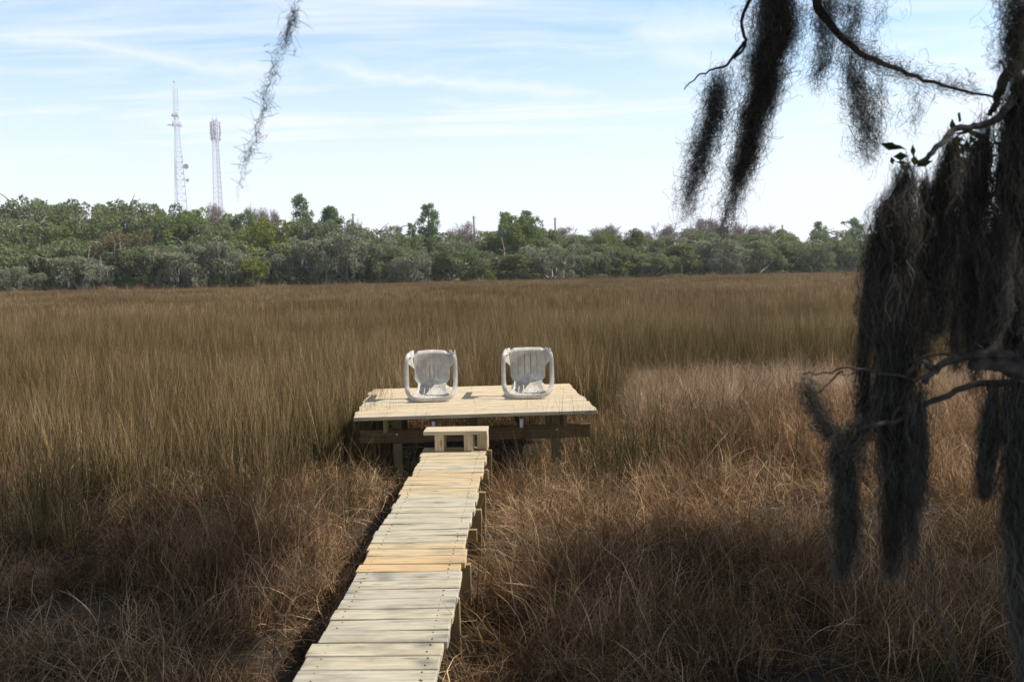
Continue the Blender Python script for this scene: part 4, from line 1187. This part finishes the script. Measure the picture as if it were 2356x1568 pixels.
# moss at (1.1,2.4) z 1.2..3.2 must lie in the shade
for mz in (1.3, 1.9, 2.5, 3.1):
    mx_ = cx - SUNV.x / SUNV.z * (cz - mz); my_ = cy - SUNV.y / SUNV.z * (cz - mz)
    want = np.maximum(want, 1.0 * ((mx_ > .5) & (mx_ < 2.3) & (my_ > 1.6) & (my_ < 3.7) & (cx > 1.3 + .6 * (cy - 2))))
want = want * ~((np.abs(wu) < 1.0) & (ty > 1.2))
k = hid & (r2.uniform(0, 1, n) < want)
LP = np.stack([cx[k], cy[k], cz[k]], 1)
d = leaves(LP - np.array([3.7, 1.3, .3]), 70, .22, .060, 4)
shade_crown = link('crown', np_mesh('crown', d[0], d[1], M_OAKLEAF, d[2]), oak)
nearl = [tuple(rel(P(x_, y_, 2.55))) for x_, y_ in [(2225 + random.gauss(0, 14), random.uniform(310, 470)) for _ in range(26)] + [(2088 + random.gauss(0, 12), 368 + random.gauss(0, 6)) for _ in range(5)]
         + [(2270 + random.gauss(0, 25), random.uniform(330, 420)) for _ in range(10)]]
d = leaves(nearl, 4, .022, .024, 5); link('leaf_sprays', np_mesh('leaf_sprays', d[0], d[1], M_OAKLEAF, d[2]), oak)

# ------------------------------------------------------------------ spanish moss
def moss(path, count, label, seed, ln=(.05, .13), wid=.0013, curl=.85, core=0.35, group='spanish moss hanging from the near oak', stray=.12, wild=.55, fade=.78):
    """path: list of (px, py, D, halfwidth px). curly threads hung along that line, thick in the middle"""
    r = np.random.default_rng(seed)
    C = np.array([tuple(at(p[0], p[1], p[2])) for p in path]); W = np.array([p[3] / F * p[2] * .80 for p in path])
    tq = np.linspace(0, len(C) - 1, (len(C) - 1) * 4 + 1); C = np.stack([np.interp(tq, range(len(path)), C[:, i]) for i in range(3)], 1); W = np.interp(tq, range(len(path)), W)
    ph = np.arange(len(W)); W = W * (1 + .24 * np.sin(ph * 1.1 + seed) + .16 * np.sin(ph * 2.3 + 2 * seed)); wob = (.16 * W * np.sin(ph * .9 + 3 * seed)); wob[0] = 0
    C[:, 0] += wob; C[:, 1] += wob * .5
    seg = np.linalg.norm(np.diff(C, axis=0), axis=1); s = np.concatenate([[0], np.cumsum(seg)]); tot = s[-1]
    count = int(count * .40)
    # more threads where the hank is wide
    tt = r.uniform(0, tot, count * 6); wv = np.interp(tt, s, W); keep = r.uniform(0, 1, len(tt)) < (wv / W.max() * .9 + .1) * (1 - fade * (tt / tot) ** .8)
    tt = r.permutation(tt[keep])[:count]; n = len(tt)
    def pos(t): return np.stack([np.interp(t, s, C[:, i]) for i in range(3)], 1)
    w_ = np.interp(tt, s, W)
    a = r.uniform(0, 6.28, n); q = np.abs(np.where(r.uniform(0, 1, n) < .5, r.normal(0, .38, n), r.normal(0, .85, n))); q = np.where(q > 1.9, r.uniform(0, 1, n), q)
    # hanks: strands bunch round a few sub-lines
    sub = r.integers(0, 7, n); sa = sub * .9 + seed; sr = .55 * ((sub % 3) / 2)
    offx = w_ * (q * np.cos(a) * .7 + sr * np.cos(sa) * .8); offy = w_ * (q * np.sin(a) * .7 + sr * np.sin(sa) * .8)
    p = pos(tt) + np.stack([offx, offy, r.normal(0, .01, n)], 1)
    t2 = np.minimum(tt + .02, tot); t1 = np.maximum(tt - .02, 0)
    ax = pos(t2) - pos(t1); ax /= np.linalg.norm(ax, axis=1)[:, None] + 1e-9
    L = r.uniform(ln[0], ln[1], n); isst = r.uniform(0, 1, n) < stray
    K = 20
    L[isst] = r.uniform(.02, .05, isst.sum())
    endf = np.random.default_rng(seed + 50).uniform(.72, 1.0, 7); endf[seed % 7] = 1.0
    tt = np.minimum(tt, np.maximum(tot * endf[sub] - L * .6, 0))
    off = np.stack([q * np.cos(a) * .60 + sr * np.cos(sa) * .75, q * np.sin(a) * .60 + sr * np.sin(sa) * .75, 0 * q], 1)
    amp = np.where(isst, .010, (.004 + .019 * curl) * r.uniform(.5, 1.5, n))[:, None]
    nz = r.normal(0, 1, (n, 3)); dr = r.normal(0, 1, (n, 3)); dr[:, 2] *= .5; dr /= np.linalg.norm(dr, axis=1)[:, None]
    bend_ = r.normal(0, .012, (n, 3))
    pts = []
    for k in range(K + 1):
        u_ = k / K
        t_ = np.minimum(tt + np.where(isst, 0, L * u_), tot)
        nz = nz * .80 + r.normal(0, .60, (n, 3))
        wk = np.interp(t_, s, W)[:, None]
        pts.append(pos(t_) + off * wk + nz * amp * np.where(isst, .12, 1.0)[:, None] + np.where(isst[:, None], dr * (L * u_)[:, None] + bend_ * u_ * u_, 0) + r.normal(0, 1, (n, 3)) * .0 )
    # ease the threads out of hard corners
    P3 = np.stack(pts, 1); P3[:, 1:-1] = .25 * P3[:, :-2] + .5 * P3[:, 1:-1] + .25 * P3[:, 2:]; pts = [P3[:, k] for k in range(K + 1)]
    dd = P3[:, -1] - P3[:, 0]; side = np.cross(dd, r.normal(0, 1, (n, 3))); side /= np.linalg.norm(side, axis=1)[:, None] + 1e-9
    Wd = wid * .8 * r.uniform(.6, 1.35, n); rn = r.uniform(0, 1, n)
    V = np.zeros((n, K + 1, 2, 3)); U = np.zeros((n, K + 1, 2, 2))
    for k in range(K + 1):
        t = k / K; ww = (Wd * (.45 + .55 * math.sin(math.pi * min(1, t * .8 + .15))) * .5)[:, None]
        sd_ = side
        V[:, k, 0] = pts[k] - sd_ * ww; V[:, k, 1] = pts[k] + sd_ * ww
        U[:, k, :, 0] = rn[:, None]; U[:, k, :, 1] = t
    base = ((np.arange(n) * (K + 1) * 2)[:, None] + (np.arange(K) * 2)[None]).ravel()
    Q = np.stack([base, base + 1, base + 3, base + 2], 1)
    org = C[0].copy(); VV = V.reshape(-1, 3) - org
    o = link('spanish_moss', np_mesh('spanish_moss', VV, Q, M_MOSS, U.reshape(-1, 2))); o.location = tuple(org)
    return tag(o, label, 'moss', group)
moss([(690, -60, 2.4, 6), (684, 0, 2.4, 5), (668, 55, 2.4, 6), (655, 100, 2.4, 3), (637, 132, 2.4, 4), (626, 175, 2.4, 5), (612, 230, 2.4, 6), (592, 300, 2.4, 7), (570, 370, 2.4, 6), (550, 430, 2.4, 5), (532, 475, 2.4, 3)], 620,
     'lone thin curly strand of moss dangling against the sky above the left woods', 1, (.03, .07), .0015, .26, stray=.45)
moss([(1662, 150, 2.97, 9), (1655, 200, 2.97, 26), (1645, 260, 2.97, 30), (1625, 320, 2.97, 30), (1605, 380, 2.97, 27), (1592, 430, 2.97, 17), (1577, 505, 2.97, 6)], 3000,
     'slender tapering hank of moss hanging from the outermost twig, leftmost of the dark hanks', 2)
moss([(1790, -60, 3., 70), (1785, 40, 3., 80), (1770, 120, 3., 72), (1755, 200, 3., 58), (1735, 280, 3., 45), (1715, 350, 3., 32), (1697, 420, 3., 20), (1680, 480, 3., 11), (1668, 545, 3., 6)], 13000,
     'largest tapering hank of moss hanging from the top of the picture', 3, (.06, .15), .0014)
moss([(1910, -50, 3., 55), (1905, 20, 3., 45), (1900, 90, 3., 35), (1890, 160, 3., 25), (1880, 210, 3., 12)], 1400, 'fringe of moss right beside the largest hank at the top', 4)
moss([(1960, 110, 2.95, 30), (1965, 170, 2.95, 38), (1975, 230, 2.95, 36), (1985, 290, 2.95, 30), (1990, 340, 2.95, 18), (2000, 370, 2.95, 14)], 1500,
     'loose airy moss hanging from the middle of the long sloping branch', 5)
moss([(1940, 80, 2.95, 12), (2000, 132, 2.95, 14), (2080, 168, 2.85, 8), (2160, 194, 2.8, 6), (2280, 222, 2.6, 6)], 1300, 'fuzz of moss clinging along the sloping branch', 6, (.03, .07), .0012, .8, stray=.4)
moss([(2020, 160, 2.9, 10), (2018, 230, 2.9, 18), (2010, 300, 2.9, 14), (2022, 350, 2.9, 12)], 420, 'thin moss wisp beside the airy moss under the sloping branch', 7)
moss([(2105, 185, 2.85, 14), (2110, 230, 2.85, 12), (2108, 270, 2.85, 7), (2100, 310, 2.85, 4)], 130, 'faint short wisp of moss under the right half of the sloping branch', 8, stray=.3)
moss([(1975, -40, 3., 22), (1968, 20, 3., 22), (1955, 80, 3., 14), (1945, 120, 3., 8)], 420, 'short wisp of moss at the top edge above the sloping branch', 9)
moss([(2050, -50, 2.9, 14), (2035, 10, 2.9, 18), (2020, 60, 2.9, 14), (2000, 100, 2.9, 8)], 130, 'sparse wisp of moss at the top edge right of centre', 10, stray=.4)
moss([(2345, -60, 2.4, 40), (2345, 30, 2.4, 34), (2335, 100, 2.4, 26), (2325, 170, 2.4, 12)], 1700, 'dark clump of moss in the top right corner', 11)
moss([(2086, 372, 2.3, 14), (2080, 420, 2.3, 46), (2070, 500, 2.3, 72), (2062, 640, 2.3, 74), (2058, 800, 2.3, 66), (2056, 960, 2.25, 62), (2062, 1100, 2.25, 48), (2058, 1220, 2.25, 30), (2050, 1320, 2.25, 14)], 17000,
     'broad dark peaked column of moss at the left side of the near curtain', 12, (.14, .30), .0018, .42, wild=.22, stray=.05, fade=.93)
moss([(2022, 480, 2.35, 12), (2012, 560, 2.35, 26), (2000, 700, 2.35, 24), (1992, 850, 2.35, 22), (1990, 960, 2.35, 22), (1985, 1060, 2.3, 26)], 2600,
     'grey fuzzy moss fringe down the left edge of the near curtain', 13, (.08, .2), .0014, .5, wild=.3)
moss([(2193, 300, 2.35, 18), (2185, 360, 2.35, 34), (2175, 470, 2.35, 40), (2168, 580, 2.35, 34), (2160, 680, 2.35, 24), (2152, 760, 2.35, 14)], 4200,
     'dark moss hank hung from the bend of the upper right branch', 14, (.12, .26), .0016, .42, wild=.22, stray=.05, fade=.93)
moss([(2268, 255, 2.45, 16), (2262, 330, 2.45, 30), (2250, 450, 2.45, 40), (2240, 600, 2.45, 46), (2238, 700, 2.4, 34), (2240, 800, 2.4, 24), (2240, 900, 2.4, 20)], 4200,
     'long moss hank hung right of the bend of the upper right branch', 15, (.12, .28), .0016, .42, wild=.22, stray=.05, fade=.93)
moss([(2345, 160, 2.45, 40), (2340, 260, 2.45, 50), (2335, 400, 2.4, 56), (2330, 560, 2.4, 56), (2330, 720, 2.4, 52), (2330, 830, 2.4, 50)], 13000,
     'thick dark moss curtain along the upper right edge of the picture', 16, (.14, .30), .0018, .42, wild=.22, stray=.05, fade=.93)
moss([(2340, 800, 2.2, 50), (2338, 950, 2.2, 52), (2335, 1100, 2.2, 44), (2338, 1250, 2.2, 36), (2345, 1400, 2.2, 30), (2352, 1520, 2.2, 20), (2356, 1620, 2.2, 10)], 3400,
     'long moss curtain hanging below the thick dead limb at the right edge', 17, (.14, .30), .0017, .42, wild=.22, stray=.05, fade=.93)
moss([(1990, 960, 2.15, 14), (1960, 1000, 2.15, 34), (1940, 1050, 2.15, 40), (1945, 1110, 2.15, 36), (1950, 1180, 2.15, 24), (1945, 1250, 2.15, 18), (1938, 1330, 2.15, 9)], 3000,
     'low bulging dark moss clump left of the near curtain over the dry grass', 18, (.08, .2), .0016, .5, wild=.3)
moss([(1850, 862, 2.2, 5), (1860, 890, 2.2, 8), (1878, 940, 2.2, 12), (1895, 985, 2.18, 16), (1930, 1005, 2.15, 20)], 1000, 'thin slanting moss strand under the bare twig left of the curtain', 19, (.04, .10), .0013, .5)
moss([(2120, 640, 2.3, 14), (2118, 720, 2.3, 14), (2125, 800, 2.3, 10), (2120, 860, 2.3, 8)], 700, 'thin moss strands in the gap of the near curtain', 20, (.08, .18))
moss([(2115, 880, 2.2, 20), (2110, 960, 2.2, 26), (2112, 1060, 2.2, 24), (2105, 1160, 2.2, 14)], 1700, 'hazy moss hanging from the crooked dead twigs', 21, (.12, .26), .0014, .4, wild=.22, stray=.05, fade=.93)
moss([(2290, 860, 2.2, 24), (2280, 960, 2.2, 30), (2270, 1060, 2.2, 18), (2262, 1140, 2.2, 8)], 1700, 'wispy moss hanging below the blunt end of the dead limb', 22, (.12, .26), .0014, .4, wild=.22, stray=.05, fade=.93)
moss([(2290, 480, 2.3, 30), (2295, 600, 2.3, 34), (2290, 720, 2.3, 26), (2265, 790, 2.3, 12)], 4800, 'grey moss between the two right hand hanks of the near curtain', 23, (.12, .26), .0015, .4, wild=.22, stray=.05, fade=.93)
moss([(2130, 400, 2.4, 20), (2135, 480, 2.4, 34), (2130, 580, 2.4, 24), (2122, 650, 2.4, 12)], 3000, 'dark moss filling between the peaked column and the hank right of it', 24, (.12, .26), .0015, .4, wild=.22, stray=.05, fade=.93)

moss([(2225, 330, 2.5, 22), (2222, 450, 2.5, 34), (2215, 600, 2.5, 38), (2205, 740, 2.5, 30), (2200, 850, 2.5, 18)], 2600, 'thin grey veil of moss hanging far back between the two upper right hanks', 25, (.12, .26), .0013, .4, wild=.22, stray=.05)
moss([(2075, 900, 2.4, 40), (2085, 1050, 2.4, 44), (2095, 1180, 2.4, 34), (2100, 1280, 2.4, 20)], 1500, 'faint grey veil of moss behind the lower part of the peaked column', 26, (.12, .26), .0012, .4, wild=.22, stray=.05)

# bare sapling in the lower right
G_ = at(2210, 1560, 3.1)
sap = empty('bare_sapling', tuple(G_), 'thin bare forked twig standing in the grass at the lower right', 'sapling')
mb = MB()
def bs(pts, r0, r1):
    q = smoothpath([Vector(P(*p)) - G_ for p in pts], 5); mb.tube(q, [r0 + (r1 - r0) * i / (len(q) - 1) for i in range(len(q))], 6, u=(.3, .5))
bs([(2215, 1640, 3.1), (2193, 1489, 3.1), (2153, 1405, 3.1), (2150, 1350, 3.1), (2141, 1290, 3.1), (2141, 1234, 3.1)], .0045, .0015)
bs([(2153, 1405, 3.1), (2110, 1355, 3.1), (2078, 1325, 3.1), (2072, 1308, 3.1)], .003, .0012)
bs([(2143, 1295, 3.1), (2120, 1265, 3.1), (2099, 1246, 3.1)], .0022, .0009)
mb.build('twigs', M_BARK, sap)

# ------------------------------------------------------------------ air
me = bpy.data.meshes.new('haze')
x0, x1, y0, y1, z0, z1 = -500, 500, -80, 600, -2.0, 85.0
me.from_pydata([(x, y, z) for z in (z0, z1) for y in (y0, y1) for x in (x0, x1)], [], [(0, 2, 3, 1), (4, 5, 7, 6), (0, 1, 5, 4), (2, 6, 7, 3), (0, 4, 6, 2), (1, 3, 7, 5)])
m, b = M('haze')
v = b.n('ShaderNodeVolumePrincipled', {'Color': (.90, .94, 1.0, 1), 'Density': .00026, 'Anisotropy': .2})
b.n('ShaderNodeOutputMaterial', {1: v.outputs[0]})
me.materials.append(m); tag(link('haze', me), 'thin pale haze in the air over the marsh', kind='stuff')
